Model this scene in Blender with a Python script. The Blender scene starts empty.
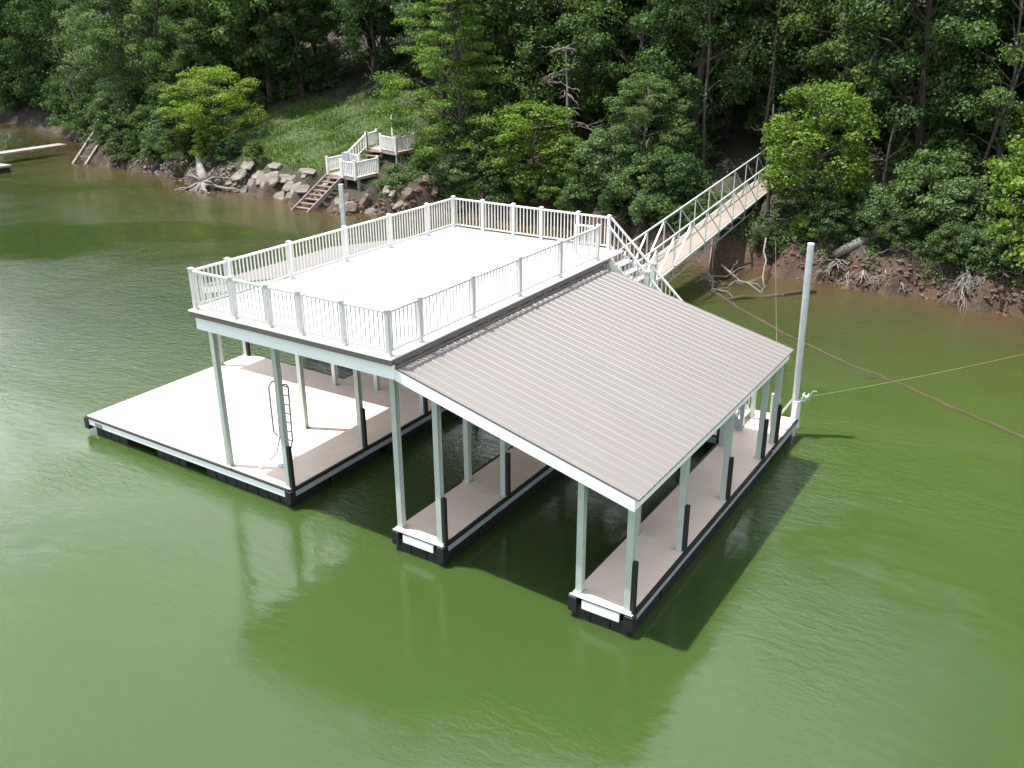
import bpy, bmesh, math, random
import numpy as np
from mathutils import Vector, Matrix, noise
R = math.radians
random.seed(7); rng = np.random.default_rng(7)
scene = bpy.context.scene
col = scene.collection

# ------------------------------------------------------------------ materials
def new_mat(name):
    m = bpy.data.materials.new(name); m.use_nodes = True
    nt = m.node_tree; b = nt.nodes['Principled BSDF']
    return m, nt, b
def N(nt, t, **kw):
    n = nt.nodes.new(t)
    for k, v in kw.items():
        if k.startswith('i_'): n.inputs[k[2:].replace('_', ' ')].default_value = v
        else: setattr(n, k, v)
    return n
def ramp(nt, fac, stops):
    r = nt.nodes.new('ShaderNodeValToRGB'); e = r.color_ramp.elements
    e[0].position, e[0].color = stops[0][0], (*stops[0][1], 1)
    e[1].position, e[1].color = stops[-1][0], (*stops[-1][1], 1)
    for p, c in stops[1:-1]:
        x = e.new(p); x.color = (*c, 1)
    nt.links.new(fac, r.inputs[0]); return r.outputs[0]
def coords(nt, scale=(1, 1, 1), kind='Object', rot=(0, 0, 0)):
    tc = nt.nodes.new('ShaderNodeTexCoord'); mp = nt.nodes.new('ShaderNodeMapping')
    mp.inputs['Scale'].default_value = scale; mp.inputs['Rotation'].default_value = rot
    nt.links.new(tc.outputs[kind], mp.inputs[0]); return mp.outputs[0]
def noise_tex(nt, vec, scale, detail=4, rough=.55, dist=0):
    n = N(nt, 'ShaderNodeTexNoise'); n.inputs['Scale'].default_value = scale
    n.inputs['Detail'].default_value = detail; n.inputs['Roughness'].default_value = rough
    n.inputs['Distortion'].default_value = dist
    nt.links.new(vec, n.inputs['Vector']); return n.outputs['Fac']
def mixc(nt, fac, a, b, mode='MIX'):
    m = nt.nodes.new('ShaderNodeMix'); m.data_type = 'RGBA'; m.blend_type = mode
    for s, v in ((0, fac), (6, a), (7, b)):
        if isinstance(v, (int, float)): m.inputs[s].default_value = v
        elif isinstance(v, tuple): m.inputs[s].default_value = (*v, 1)
        else: nt.links.new(v, m.inputs[s])
    return m.outputs[2]
def math_n(nt, op, a, b=0.0, clamp=False):
    m = nt.nodes.new('ShaderNodeMath'); m.operation = op; m.use_clamp = clamp
    for i, v in enumerate((a, b)):
        if isinstance(v, (int, float)): m.inputs[i].default_value = v
        else: nt.links.new(v, m.inputs[i])
    return m.outputs[0]
def bump(nt, b, h, strength=.4, dist=.02):
    bp = nt.nodes.new('ShaderNodeBump'); bp.inputs['Strength'].default_value = strength
    bp.inputs['Distance'].default_value = dist
    nt.links.new(h, bp.inputs['Height']); nt.links.new(bp.outputs[0], b.inputs['Normal'])

def mottled(name, c1, c2, scale=3, rough=.6, metal=0, bstr=.15, bdist=.01, kind='Object', stretch=(1, 1, 1)):
    m, nt, b = new_mat(name)
    v = coords(nt, stretch, kind)
    f = noise_tex(nt, v, scale, 6, .6)
    nt.links.new(ramp(nt, f, [(.3, c1), (.7, c2)]), b.inputs['Base Color'])
    b.inputs['Roughness'].default_value = rough; b.inputs['Metallic'].default_value = metal
    f2 = noise_tex(nt, v, scale * 9, 4)
    if bstr: bump(nt, b, f2, bstr, bdist)
    return m
M = {}
M['alu'] = mottled('painted_aluminium', (.37, .425, .395), (.43, .48, .45), 2.5, .38, .15, .05, .004)
M['rail'] = mottled('white_rail_paint', (.42, .43, .43), (.48, .49, .49), 3, .4, 0, .03, .003)
M['galv'] = mottled('galvanised_steel', (.42, .47, .50), (.58, .62, .64), 7, .38, .6, .08, .003)
M['black'] = mottled('black_float_plastic', (.006, .006, .008), (.014, .014, .017), 5, .5, 0, .4, .012)
M['rubber'] = mottled('black_rubber', (.006, .006, .006), (.011, .011, .011), 6, .6, 0, .1, .004)
M['trim'] = mottled('dark_brown_trim', (.12, .105, .097), (.16, .142, .132), 4, .6, 0, .1, .004)
M['fascia'] = mottled('white_fascia', (.72, .76, .78), (.78, .81, .82), 1.5, .42, 0, .04, .004)
M['channel'] = mottled('aluminium_channel', (.32, .36, .36), (.44, .48, .48), 4, .42, .35, .12, .005, stretch=(1, 1, 3))
M['under'] = mottled('deck_framing', (.34, .34, .33), (.46, .46, .44), 2, .6)
M['bark'] = mottled('bark', (.030, .024, .019), (.075, .063, .052), 6, .95, 0, .9, .04, stretch=(1, 1, .25))
M['pale_bark'] = mottled('pale_bark', (.07, .064, .055), (.15, .138, .12), 5, .9, 0, .7, .03, stretch=(1, 1, .3))
M['dead'] = mottled('weathered_dead_wood', (.085, .078, .070), (.20, .185, .165), 4, .9, 0, .8, .03, stretch=(1, 1, 1))
M['wetwood'] = mottled('water_stained_log', (.020, .014, .005), (.045, .033, .012), 2.2, .95, 0, .6, .02)
M['greywood'] = mottled('weathered_boards', (.13, .108, .095), (.23, .20, .18), 3, .85, 0, .4, .01)
M['redwood'] = mottled('red_brown_boards', (.10, .062, .048), (.17, .115, .09), 3, .85, 0, .4, .01)
M['offwhite'] = mottled('old_white_paint', (.50, .50, .47), (.70, .70, .67), 5, .6, 0, .1, .004)
M['plate'] = mottled('grey_plate', (.14, .16, .16), (.22, .24, .24), 20, .4)
M['rock'] = mottled('bank_rock', (.070, .062, .050), (.17, .155, .13), 1.6, .92, 0, .8, .06)
M['redrock'] = mottled('red_bank_rock', (.040, .028, .020), (.12, .088, .064), 1.8, .92, 0, .8, .06)
M['bluegrey'] = mottled('blue_grey_board', (.22, .25, .29), (.30, .33, .37), 3, .6)

def plank_mat(name, c1, c2, width, axis='Y', gap=(.10, .085, .075)):
    m, nt, b = new_mat(name)
    tc = nt.nodes.new('ShaderNodeTexCoord'); sp = nt.nodes.new('ShaderNodeSeparateXYZ')
    nt.links.new(tc.outputs['Object'], sp.inputs[0])
    t = math_n(nt, 'DIVIDE', sp.outputs[axis], width)
    fl = math_n(nt, 'FLOOR', t); fr = math_n(nt, 'FRACT', t)
    wn = nt.nodes.new('ShaderNodeTexWhiteNoise'); wn.noise_dimensions = '1D'; nt.links.new(fl, wn.inputs['W'])
    v = coords(nt, (1.0, 14, 1) if axis == 'Y' else (14, 1, 1))
    g = noise_tex(nt, v, 2.0, 6, .6)
    base = mixc(nt, wn.outputs['Value'], c1, c2)
    base = mixc(nt, math_n(nt, 'MULTIPLY', g, .45), base, tuple(x * .62 for x in c1))
    v2 = coords(nt, (1, 1, 1)); st = noise_tex(nt, v2, .9, 5, .65)
    stain = math_n(nt, 'MULTIPLY', math_n(nt, 'SUBTRACT', st, .52, True), 2.2, True)
    base = mixc(nt, stain, base, tuple(x * .66 for x in c2))
    edge = math_n(nt, 'GREATER_THAN', math_n(nt, 'ABSOLUTE', math_n(nt, 'SUBTRACT', fr, .5)), .468)
    base = mixc(nt, edge, base, gap)
    nt.links.new(base, b.inputs['Base Color']); b.inputs['Roughness'].default_value = .62
    h = math_n(nt, 'SUBTRACT', math_n(nt, 'MULTIPLY', g, .25), edge)
    bump(nt, b, h, .5, .006)
    return m
M['deck'] = plank_mat('composite_decking', (.66, .535, .455), (.70, .575, .49), .14, 'Y', (.55, .44, .375))
M['updeck'] = plank_mat('upper_decking', (.66, .615, .58), (.70, .66, .62), .14, 'Y', (.50, .46, .43))
M['gdeck'] = plank_mat('gangway_decking', (.19, .158, .138), (.215, .18, .158), .14, 'Y', (.14, .115, .10))
M['olddeck'] = plank_mat('old_grey_decking', (.28, .23, .20), (.40, .34, .30), .14, 'X', (.05, .04, .035))

def metal_roof():
    m, nt, b = new_mat('taupe_metal_roof')
    v = coords(nt, (.35, 3.2, 1)); f = noise_tex(nt, v, 1.6, 5, .6)
    f2 = noise_tex(nt, coords(nt, (1, 1, 1)), .35, 3)
    c = ramp(nt, f, [(.25, (.116, .106, .102)), (.75, (.134, .123, .119))])
    tcx = nt.nodes.new('ShaderNodeTexCoord'); spx = nt.nodes.new('ShaderNodeSeparateXYZ'); nt.links.new(tcx.outputs['Object'], spx.inputs[0])
    wn = nt.nodes.new('ShaderNodeTexWhiteNoise'); wn.noise_dimensions = '1D'; nt.links.new(math_n(nt, 'FLOOR', math_n(nt, 'DIVIDE', spx.outputs['Y'], .94)), wn.inputs['W'])
    c = mixc(nt, math_n(nt, 'MULTIPLY', wn.outputs['Value'], .35), c, (.118, .112, .107))
    st = noise_tex(nt, coords(nt, (.25, 9, 1)), 1.3, 5, .65)
    c = mixc(nt, math_n(nt, 'MULTIPLY', math_n(nt, 'SUBTRACT', st, .52, True), 1.6, True), c, (.19, .18, .172))
    c = mixc(nt, math_n(nt, 'MULTIPLY', f2, .35), c, (.122, .116, .111))
    nt.links.new(c, b.inputs['Base Color']); b.inputs['Roughness'].default_value = .5
    b.inputs['Metallic'].default_value = .1
    return m
M['roof'] = metal_roof()

def leaf_mat(name, dark, mid, light, trans=.35):
    m, nt, b = new_mat(name); nt.nodes.remove(b)
    out = nt.nodes['Material Output']
    geo = nt.nodes.new('ShaderNodeNewGeometry'); oi = nt.nodes.new('ShaderNodeObjectInfo')
    v = coords(nt, (1, 1, 1)); n = noise_tex(nt, v, .55, 3)
    f = math_n(nt, 'ADD', math_n(nt, 'MULTIPLY', geo.outputs['Random Per Island'], .42), math_n(nt, 'MULTIPLY', n, .75))
    f = math_n(nt, 'ADD', f, math_n(nt, 'MULTIPLY', math_n(nt, 'SUBTRACT', oi.outputs['Random'], .5), .22))
    c = ramp(nt, f, [(.25, dark), (.55, mid), (.9, light)])
    d = nt.nodes.new('ShaderNodeBsdfDiffuse'); t = nt.nodes.new('ShaderNodeBsdfTranslucent')
    g = nt.nodes.new('ShaderNodeBsdfGlossy'); g.inputs['Roughness'].default_value = .6
    g.inputs['Color'].default_value = (.8, .9, .85, 1)
    nt.links.new(c, d.inputs['Color'])
    tcol = mixc(nt, 1.0, c, (1.5, 1.6, .55), 'MULTIPLY'); nt.links.new(tcol, t.inputs['Color'])
    m1 = nt.nodes.new('ShaderNodeMixShader'); m1.inputs[0].default_value = trans
    nt.links.new(d.outputs[0], m1.inputs[1]); nt.links.new(t.outputs[0], m1.inputs[2])
    m2 = nt.nodes.new('ShaderNodeMixShader'); m2.inputs[0].default_value = .012
    nt.links.new(m1.outputs[0], m2.inputs[1]); nt.links.new(g.outputs[0], m2.inputs[2])
    nt.links.new(m2.outputs[0], out.inputs[0]); return m
L = {
 'dark':  leaf_mat('dark_leaves',  (0.0169, 0.0352, 0.0127), (0.0338, 0.0675, 0.0211), (0.0648, 0.1098, 0.0366), .32),
 'mid':   leaf_mat('mid_leaves',   (0.0240, 0.0479, 0.0141), (0.0507, 0.0915, 0.0253), (0.0957, 0.1478, 0.0479)),
 'light': leaf_mat('light_leaves', (0.0338, 0.0619, 0.0211), (0.0704, 0.1155, 0.0422), (0.1352, 0.1915, 0.0845)),
 'pine':  leaf_mat('pine_needles', (0.0310, 0.0662, 0.0112), (0.0675, 0.1239, 0.0211), (0.1239, 0.1915, 0.0381)),
 'lime':  leaf_mat('yellow_green_leaves', (0.0394, 0.0760, 0.0099), (0.0845, 0.1408, 0.0183), (0.1549, 0.2224, 0.0338)),
 'grey':  leaf_mat('grey_green_leaves', (0.0282, 0.0521, 0.0226), (0.0592, 0.0971, 0.0451), (0.1239, 0.1690, 0.0915)),
 'grass': leaf_mat('grass_blades', (0.0338, 0.0648, 0.0099), (0.0507, 0.0930, 0.0141), (0.0816, 0.1239, 0.0253), .3),
}

# ------------------------------------------------------------------ mesh helpers
def box(bm, x0, x1, y0, y1, z0, z1):
    vs = [bm.verts.new((x, y, z)) for x in (x0, x1) for y in (y0, y1) for z in (z0, z1)]
    for f in ((0, 1, 3, 2), (4, 6, 7, 5), (0, 4, 5, 1), (2, 3, 7, 6), (0, 2, 6, 4), (1, 5, 7, 3)):
        bm.faces.new([vs[i] for i in f])
def beam(bm, p, q, w, h=None, up=(0, 0, 1)):
    p, q = Vector(p), Vector(q); h = h or w; d = (q - p)
    if d.length < 1e-6: return
    d.normalize(); u = Vector(up)
    if abs(d.dot(u)) > .98: u = Vector((0, 1, 0))
    s = d.cross(u).normalized(); t = s.cross(d).normalized()
    vs = []
    for c in (p, q):
        for a, b in ((-1, -1), (1, -1), (1, 1), (-1, 1)):
            vs.append(bm.verts.new(c + s * a * w / 2 + t * b * h / 2))
    for f in ((0, 1, 2, 3), (7, 6, 5, 4), (0, 4, 5, 1), (1, 5, 6, 2), (2, 6, 7, 3), (3, 7, 4, 0)):
        bm.faces.new([vs[i] for i in f])
def tube(bm, pts, radii, seg=8, cap=True):
    pts = [Vector(p) for p in pts]
    if isinstance(radii, (int, float)): radii = [radii] * len(pts)
    rings = []
    prev = None
    for i, p in enumerate(pts):
        d = (pts[min(i + 1, len(pts) - 1)] - pts[max(i - 1, 0)])
        if d.length < 1e-7: d = Vector((0, 0, 1))
        d.normalize()
        a = prev if prev is not None else (Vector((1, 0, 0)) if abs(d.x) < .8 else Vector((0, 1, 0)))
        s = (a - d * a.dot(d))
        if s.length < 1e-4: s = d.orthogonal()
        s.normalize(); prev = s; t = d.cross(s)
        rings.append([bm.verts.new(p + (s * math.cos(2 * math.pi * k / seg) + t * math.sin(2 * math.pi * k / seg)) * radii[i]) for k in range(seg)])
    for a, b in zip(rings, rings[1:]):
        for k in range(seg): bm.faces.new((a[k], a[(k + 1) % seg], b[(k + 1) % seg], b[k]))
    if cap:
        bm.faces.new(rings[0][::-1]); bm.faces.new(rings[-1])
def obj(name, bm, mat, parent=None, bevel=0, smooth=False, recalc=True):
    if recalc: bmesh.ops.recalc_face_normals(bm, faces=bm.faces)
    me = bpy.data.meshes.new(name); bm.to_mesh(me); bm.free()
    if smooth: me.shade_smooth()
    for mm in (mat if isinstance(mat, (list, tuple)) else [mat]): me.materials.append(mm)
    o = bpy.data.objects.new(name, me); col.objects.link(o)
    if parent: o.parent = parent
    if bevel:
        md = o.modifiers.new('bevel', 'BEVEL'); md.width = bevel; md.segments = 2; md.limit_method = 'ANGLE'
    return o
def tag(o, label=None, cat=None, group=None, kind=None):
    if label: o['label'] = label
    if cat: o['category'] = cat
    if group: o['group'] = group
    if kind: o['kind'] = kind
    return o
def empty(name, loc=(0, 0, 0), rz=0):
    o = bpy.data.objects.new(name, None); col.objects.link(o); o.location = loc; o.rotation_euler = (0, 0, rz)
    o.empty_display_size = .3; return o
def np_mesh(name, V, F, mat, parent=None):
    me = bpy.data.meshes.new(name); V = np.asarray(V, np.float32); F = np.asarray(F, np.int32)
    me.vertices.add(len(V)); me.vertices.foreach_set('co', V.ravel())
    n = F.shape[1]; me.loops.add(F.size); me.loops.foreach_set('vertex_index', F.ravel())
    me.polygons.add(len(F)); me.polygons.foreach_set('loop_start', np.arange(len(F), dtype=np.int32) * n)
    me.update(calc_edges=True); me.materials.append(mat)
    o = bpy.data.objects.new(name, me); col.objects.link(o)
    if parent: o.parent = parent
    return o

# ------------------------------------------------------------------ terrain
SH = [(-150, 44), (-110, 42), (-90, 41), (-75, 38), (-66, 33.5), (-62.5, 30.4), (-57, 28.6), (-54, 28.7), (-50, 28.2), (-46, 27.3), (-41, 26.4),
      (-37.5, 26.3), (-34, 25.7), (-30, 25.2), (-27.4, 26.6), (-24, 28.6), (-18, 28.6), (-13, 27.3), (-10.7, 26.4), (-8.9, 25.6), (-6.2, 25.6), (-3.9, 25.2),
      (-2.2, 24.8), (-.4, 25.4), (1.2, 24.9), (2.8, 24.7), (4.1, 24.3), (8, 23.6), (14, 23), (30, 22), (60, 18), (120, 10)]
sx, sy = np.array([p[0] for p in SH], float), np.array([p[1] for p in SH], float)
def shore(x): return np.interp(x, sx, sy)
def hill(x, y):
    d = y - shore(x) - .35 * math.sin(x * 1.7) - .25 * math.sin(x * 4.1 + 1)
    if d < 0:
        return max(-2.6, .22 * d + .02 * math.sin(x * 2 + y))
    bank = 1.15 * (1 - math.exp(-d / .9))
    z = bank + .255 * d + .006 * max(0, d - 10) ** 1.55
    z += .35 * noise.noise((x * .16, y * .16, 0)) * min(1, d / 3)
    z += .13 * noise.noise((x * .9, y * .9, 3)) * min(1, d) + .05 * noise.noise((x * 2.6, y * 2.6, 9)) * min(1, d)
    if 0 < d < 4: z += .22 * noise.noise((x * 1.3, y * 1.3, 2)) + .12 * noise.noise((x * 3.7, y * 3.7, 4))
    if -34 < x < -29.4 and y < 29.9: z = min(z, max(.03, min(1.3, (y - 25.2) * .42)))
    elif -34 < x < -29.4 and y < 33: z = min(z, max(1.3, 2.3 - max(0, 31.2 - y) * .8))
    if y < 35.2:
        gz = 1.69 + (y - 20.45) * .0838; z = min(z, gz - .30 + max(0, abs(x + 8.15 + (y - 20.45) * .03) - 1.0) * .8)
    return min(z, 30)
def build_terrain():
    xs = np.concatenate([np.linspace(-170, -72, 50), np.linspace(-71.6, 11, 400), np.linspace(12, 130, 50)])
    ys = np.concatenate([np.linspace(-60, 17, 12), np.linspace(18, 46, 165), np.linspace(47, 170, 60)])
    nx, ny = len(xs), len(ys); V = np.zeros((nx * ny, 3)); wv = np.zeros((nx * ny, 4), np.float32)
    for j, y in enumerate(ys):
        for i, x in enumerate(xs):
            k = j * nx + i; z = hill(x, y); V[k] = (x, y, z)
            d = y - float(shore(x))
            # grass clearing mask on the left slope
            cx = (x + 39.5 + (y - 33) * .30) / 7.4; cy = (y - 33.2) / 7.2
            g = 1.25 - (cx * cx + cy * cy) + .5 * noise.noise((x * .4, y * .4, 5)); g = min(1, max(0, g * 2)) * min(1, max(0, (d - 1.6) / .8))
            clay = max(0, 1 - abs(d - .3) / (1.25 if x > -68 else .4)) * (.55 if x < -12 else 1)
            wv[k] = (g, clay, 0, 1)
    idx = np.arange(nx * ny).reshape(ny, nx)
    F = np.stack([idx[:-1, :-1], idx[:-1, 1:], idx[1:, 1:], idx[1:, :-1]], -1).reshape(-1, 4)
    m, nt, b = new_mat('forest_ground')
    at = nt.nodes.new('ShaderNodeVertexColor'); at.layer_name = 'zones'
    sp = nt.nodes.new('ShaderNodeSeparateColor'); nt.links.new(at.outputs['Color'], sp.inputs[0])
    v = coords(nt, (1, 1, 1)); n1 = noise_tex(nt, v, 1.1, 8, .7); n2 = noise_tex(nt, v, 7, 6, .7)
    litter = ramp(nt, n2, [(.3, (.011, .010, .006)), (.55, (.026, .022, .013)), (.8, (.050, .041, .027))])
    litter = mixc(nt, math_n(nt, 'GREATER_THAN', n1, .56), litter, (.03, .05, .014))
    clay = ramp(nt, n2, [(.3, (.022, .012, .007)), (.6, (.060, .031, .018)), (.8, (.11, .068, .043))])
    gr = ramp(nt, n2, [(.3, (.024, .040, .008)), (.6, (.038, .064, .012)), (.8, (.062, .075, .022))])
    cf = math_n(nt, 'MULTIPLY', math_n(nt, 'ADD', sp.outputs[1], math_n(nt, 'SUBTRACT', n1, .5)), 1.3, True)
    c = mixc(nt, cf, litter, clay)
    c = mixc(nt, sp.outputs[0], c, gr)
    nt.links.new(c, b.inputs['Base Color']); b.inputs['Roughness'].default_value = .95
    bump(nt, b, n2, .9, .08)
    o = np_mesh('hillside_ground', V, F, m)
    a = o.data.color_attributes.new('zones', 'FLOAT_COLOR', 'POINT'); a.data.foreach_set('color', wv.ravel())
    o.data.shade_smooth()
    tag(o, 'wooded bank of red clay and leaf litter rising from the lake', None, None, 'structure')
build_terrain()

# ------------------------------------------------------------------ water
def build_water():
    xs = np.concatenate([np.linspace(-400, -82, 12), np.linspace(-80, 16, 110), np.linspace(20, 400, 14)])
    ys = np.concatenate([np.linspace(-300, -22, 10), np.linspace(-20, 46, 90), np.linspace(50, 60, 3)])
    nx, ny = len(xs), len(ys); V = []; w = []
    for y in ys:
        for x in xs:
            V.append((x, y, 0)); d = float(shore(x)) - y
            s = math.exp(-max(0, d) / 2.6); mm = math.exp(-max(0, d) / 8.5)
            q = min(1, max(0, (-(x + 9) * .05 + (y - 3) * .06))) * 1.0; w.append((s, mm, q, math.exp(-((x + 5) / 8) ** 2 - ((y + 3) / 5.5) ** 2)))  # q darkens the far-left water; shade put into the colour
    idx = np.arange(nx * ny).reshape(ny, nx)
    F = np.stack([idx[:-1, :-1], idx[:-1, 1:], idx[1:, 1:], idx[1:, :-1]], -1).reshape(-1, 4)
    n0 = len(V); V += [(x, y, -6.0) for (x, y, z) in V]; w += w
    ring = list(idx[0, :]) + list(idx[1:, -1]) + list(idx[-1, -2::-1]) + list(idx[-2:0:-1, 0])
    sides = [(ring[i], ring[i] + n0, ring[(i + 1) % len(ring)] + n0, ring[(i + 1) % len(ring)]) for i in range(len(ring))]
    F = np.concatenate([F, F[:, ::-1] + n0, np.array(sides)])
    m, nt, b = new_mat('green_lake_water')
    at = nt.nodes.new('ShaderNodeVertexColor'); at.layer_name = 'depth'  # its blue channel carries painted shade, not depth
    sp = nt.nodes.new('ShaderNodeSeparateColor'); nt.links.new(at.outputs['Color'], sp.inputs[0])
    v = coords(nt, (1, 1, 1)); big = noise_tex(nt, v, .09, 3, .5, .6)
    c = ramp(nt, big, [(.3, (.0265, .0530, .0112)), (.7, (.030, .0590, .0125))])
    n1 = noise_tex(nt, v, .25, 5, .6, .4)
    c = mixc(nt, sp.outputs[2], c, (.0130, .0270, .0058))  # painted shade: darker green over the far-left water
    f1 = math_n(nt, 'MULTIPLY', sp.outputs[1], math_n(nt, 'ADD', n1, .35), True)
    c = mixc(nt, f1, c, (.040, .041, .0135))
    f2 = math_n(nt, 'MULTIPLY', sp.outputs[0], math_n(nt, 'ADD', n1, .55), True)
    c = mixc(nt, f2, c, (.050, .030, .014))
    nt.links.new(c, b.inputs['Base Color'])
    b.inputs['Roughness'].default_value = .03; b.inputs['IOR'].default_value = 1.34
    b.inputs['Subsurface Weight'].default_value = 1; b.inputs['Subsurface Scale'].default_value = .75; b.inputs['Subsurface Radius'].default_value = (.6, 1.0, .5)
    # waves: small wind ripples, calm and ruffled patches, a gentle swell
    r1 = noise_tex(nt, coords(nt, (1.0, 2.6, 1), 'Object', (0, 0, R(-33))), 2.1, 5, .62, .5)
    r2 = noise_tex(nt, coords(nt, (1.0, 2.0, 1), 'Object', (0, 0, R(-20))), 6.5, 4, .6, .3)
    sw = noise_tex(nt, coords(nt, (1, 1.8, 1), 'Object', (0, 0, R(-30))), .55, 2, .5, .3)
    patch = noise_tex(nt, v, .075, 3, .55, .8)
    pa = ramp(nt, patch, [(.42, (.10, .10, .10)), (.60, (1.25, 1.25, 1.25))])
    h = math_n(nt, 'ADD', math_n(nt, 'MULTIPLY', r1, 1.25), math_n(nt, 'MULTIPLY', r2, .6))
    h = math_n(nt, 'MULTIPLY', h, pa)
    h = math_n(nt, 'MULTIPLY', h, math_n(nt, 'SUBTRACT', 1.0, math_n(nt, 'MULTIPLY', at.outputs['Alpha'], .88)))
    h = math_n(nt, 'ADD', h, math_n(nt, 'MULTIPLY', sw, .9))
    bump(nt, b, h, .42, .055)
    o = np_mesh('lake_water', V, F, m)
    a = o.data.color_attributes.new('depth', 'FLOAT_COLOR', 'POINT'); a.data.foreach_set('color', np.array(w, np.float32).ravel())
    tag(o, 'murky green lake water with light wind ripples', None, None, 'structure')
build_water()

# ------------------------------------------------------------------ boat dock
D, U, T = .5, 4.5, 5.415           # lower deck, upper deck, top of railing
dock = tag(empty('boat_dock', (-8, 4, 0)), 'large two storey floating boat dock with white railed sun deck and taupe metal roof', 'boat dock')
OFF = Vector((8, -4, 0))
def dobj(name, bm, mat, parent=None, **kw):
    o = obj(name, bm, mat, parent or dock, **kw)
    if (parent or dock) is dock: o.location = OFF
    return o
B = bmesh.new
def deck_part(name, x0, x1, y0, y1, label=None):
    bm = B(); box(bm, x0, x1, y0, y1, D - .035, D)
    o = dobj(name, bm, M['deck'], bevel=.006)
    if label: o['label'] = label
    return o
swim = deck_part('swim_platform', -16.17, -12.103, 0, 5.65, 'wide open tan swim platform beyond the upper deck')
core = deck_part('walkway', -12.10, -8.543, 0, 7.868)
head = deck_part('walkway', -16.17, 0, 7.871, 9.94)
mid = deck_part('finger_dock', -5.44, -4.23, 0, 7.868, 'narrow middle finger between the two boat slips')
rgt = deck_part('finger_dock', -1.19, 0, 0, 7.868, 'narrow outer finger under the eave of the metal roof')
def channel(parent, p, q, nrm, z0=.275, z1=.452, rub=.05, mat='channel'):
    """aluminium side channel with a black rub strip on its top edge"""
    n = Vector(nrm); P, Q = Vector(p), Vector(q)
    bm = B(); beam(bm, P + n * .02 + Vector((0, 0, (z0 + z1) / 2)), Q + n * .02 + Vector((0, 0, (z0 + z1) / 2)), .04, z1 - z0)
    dobj('side_channel', bm, M[mat], parent, bevel=.004)
    bm = B(); beam(bm, P + n * .03 + Vector((0, 0, .505 - rub / 2)), Q + n * .03 + Vector((0, 0, .505 - rub / 2)), .062, rub)
    dobj('rub_strip', bm, M['rubber'], parent, bevel=.008)
def corner(parent, x, y):
    bm = B(); box(bm, x - .09, x + .09, y - .09, y + .09, .14, .455)
    dobj('corner_bracket', bm, M['black'], parent, bevel=.01)
def floats(parent, x0, x1, y0, y1, n, along='x'):
    """one black moulded float with vertical grooves"""
    bm = B()
    L_ = (x1 - x0) if along == 'x' else (y1 - y0); s = L_ / n
    for k in range(n):
        if along == 'x': box(bm, x0 + k * s + .012, x0 + (k + 1) * s - .012, y0, y1, -.35, .285)
        else: box(bm, x0, x1, y0 + k * s + .012, y0 + (k + 1) * s - .012, -.35, .285)
    if along == 'x': box(bm, x0 + .02, x1 - .02, y0 + .03, y1 - .03, -.33, .27)
    else: box(bm, x0 + .03, x1 - .03, y0 + .02, y1 - .02, -.33, .27)
    dobj('float', bm, M['black'], parent, bevel=.02)
# perimeter
channel(swim, (-16.17, 0, 0), (-12.103, 0, 0), (0, -1, 0), mat='fascia'); channel(core, (-12.1, 0, 0), (-8.543, 0, 0), (0, -1, 0), mat='fascia')
channel(swim, (-16.17, 5.65, 0), (-16.17, 0, 0), (-1, 0, 0)); channel(swim, (-16.17, 5.65, 0), (-12.16, 5.65, 0), (0, 1, 0))
channel(core, (-8.543, .12, 0), (-8.543, 7.80, 0), (1, 0, 0), .275, .415, .088); channel(core, (-12.1, 5.72, 0), (-12.1, 7.86, 0), (-1, 0, 0))
channel(head, (-16.17, 7.88, 0), (-16.17, 9.94, 0), (-1, 0, 0)); channel(head, (-16.1, 7.871, 0), (-12.16, 7.871, 0), (0, -1, 0)); channel(head, (-16.17, 9.94, 0), (0, 9.94, 0), (0, 1, 0))
channel(head, (-8.47, 7.871, 0), (-5.51, 7.871, 0), (0, -1, 0)); channel(head, (-4.16, 7.871, 0), (-1.26, 7.871, 0), (0, -1, 0))
channel(head, (0, 7.9, 0), (0, 9.94, 0), (1, 0, 0))
for par, x0, x1 in ((mid, -5.44, -4.23), (rgt, -1.19, 0)):
    channel(par, (x0, .14, 0), (x0, 7.80, 0), (-1, 0, 0), .275, .415, .088); channel(par, (x1, .14, 0), (x1, 7.80, 0), (1, 0, 0), .275, .415, .088)
    corner(par, x0 + .02, .02); corner(par, x1 - .02, .02)
    bm = B(); box(bm, x0 + .21, x1 - .21, -.05, -.002, .25, .43); dobj('end_plate', bm, M['fascia'], par, bevel=.005)
    bm = B(); box(bm, x0 - .05, x1 + .05, -.06, .0, .474, .497); dobj('rub_strip', bm, M['channel'], par, bevel=.006)
    floats(par, x0 - .02, x1 + .02, -.02, 1.3, 3)
    for k, (a, b_) in enumerate(((1.33, 3.4), (3.42, 5.5), (5.52, 7.8))): floats(par, x0 - .025, x1 + .025, a, b_, 4, 'y')
corner(swim, -16.15, .02); corner(core, -8.57, .02); corner(swim, -16.15, 5.63)
for a, b_ in ((-15.95, -14.6), (-13.4, -12.25)): floats(swim, a, b_, .05, 1.3, 4)
floats(core, -11.5, -8.6, .04, 1.3, 8)
for a, b_ in ((1.4, 3.2), (3.5, 5.4)): floats(core, -9.9, -8.6, a, b_, 4, 'y'); floats(swim, -16.05, -14.8, a, b_, 4, 'y')
floats(core, -9.9, -8.6, 5.8, 7.7, 4, 'y')
floats(head, -16, -13, 8.2, 9.85, 7); floats(head, -12, -9, 8.2, 9.85, 7); floats(head, -8.4, -4.6, 8.2, 9.85, 8); floats(head, -4.4, -.04, 8.2, 9.85, 9)
bm = B(); box(bm, -15.78, -15.48, -.052, -.042, .285, .395); dobj('maker_plate', bm, M['plate'], swim)

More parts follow.
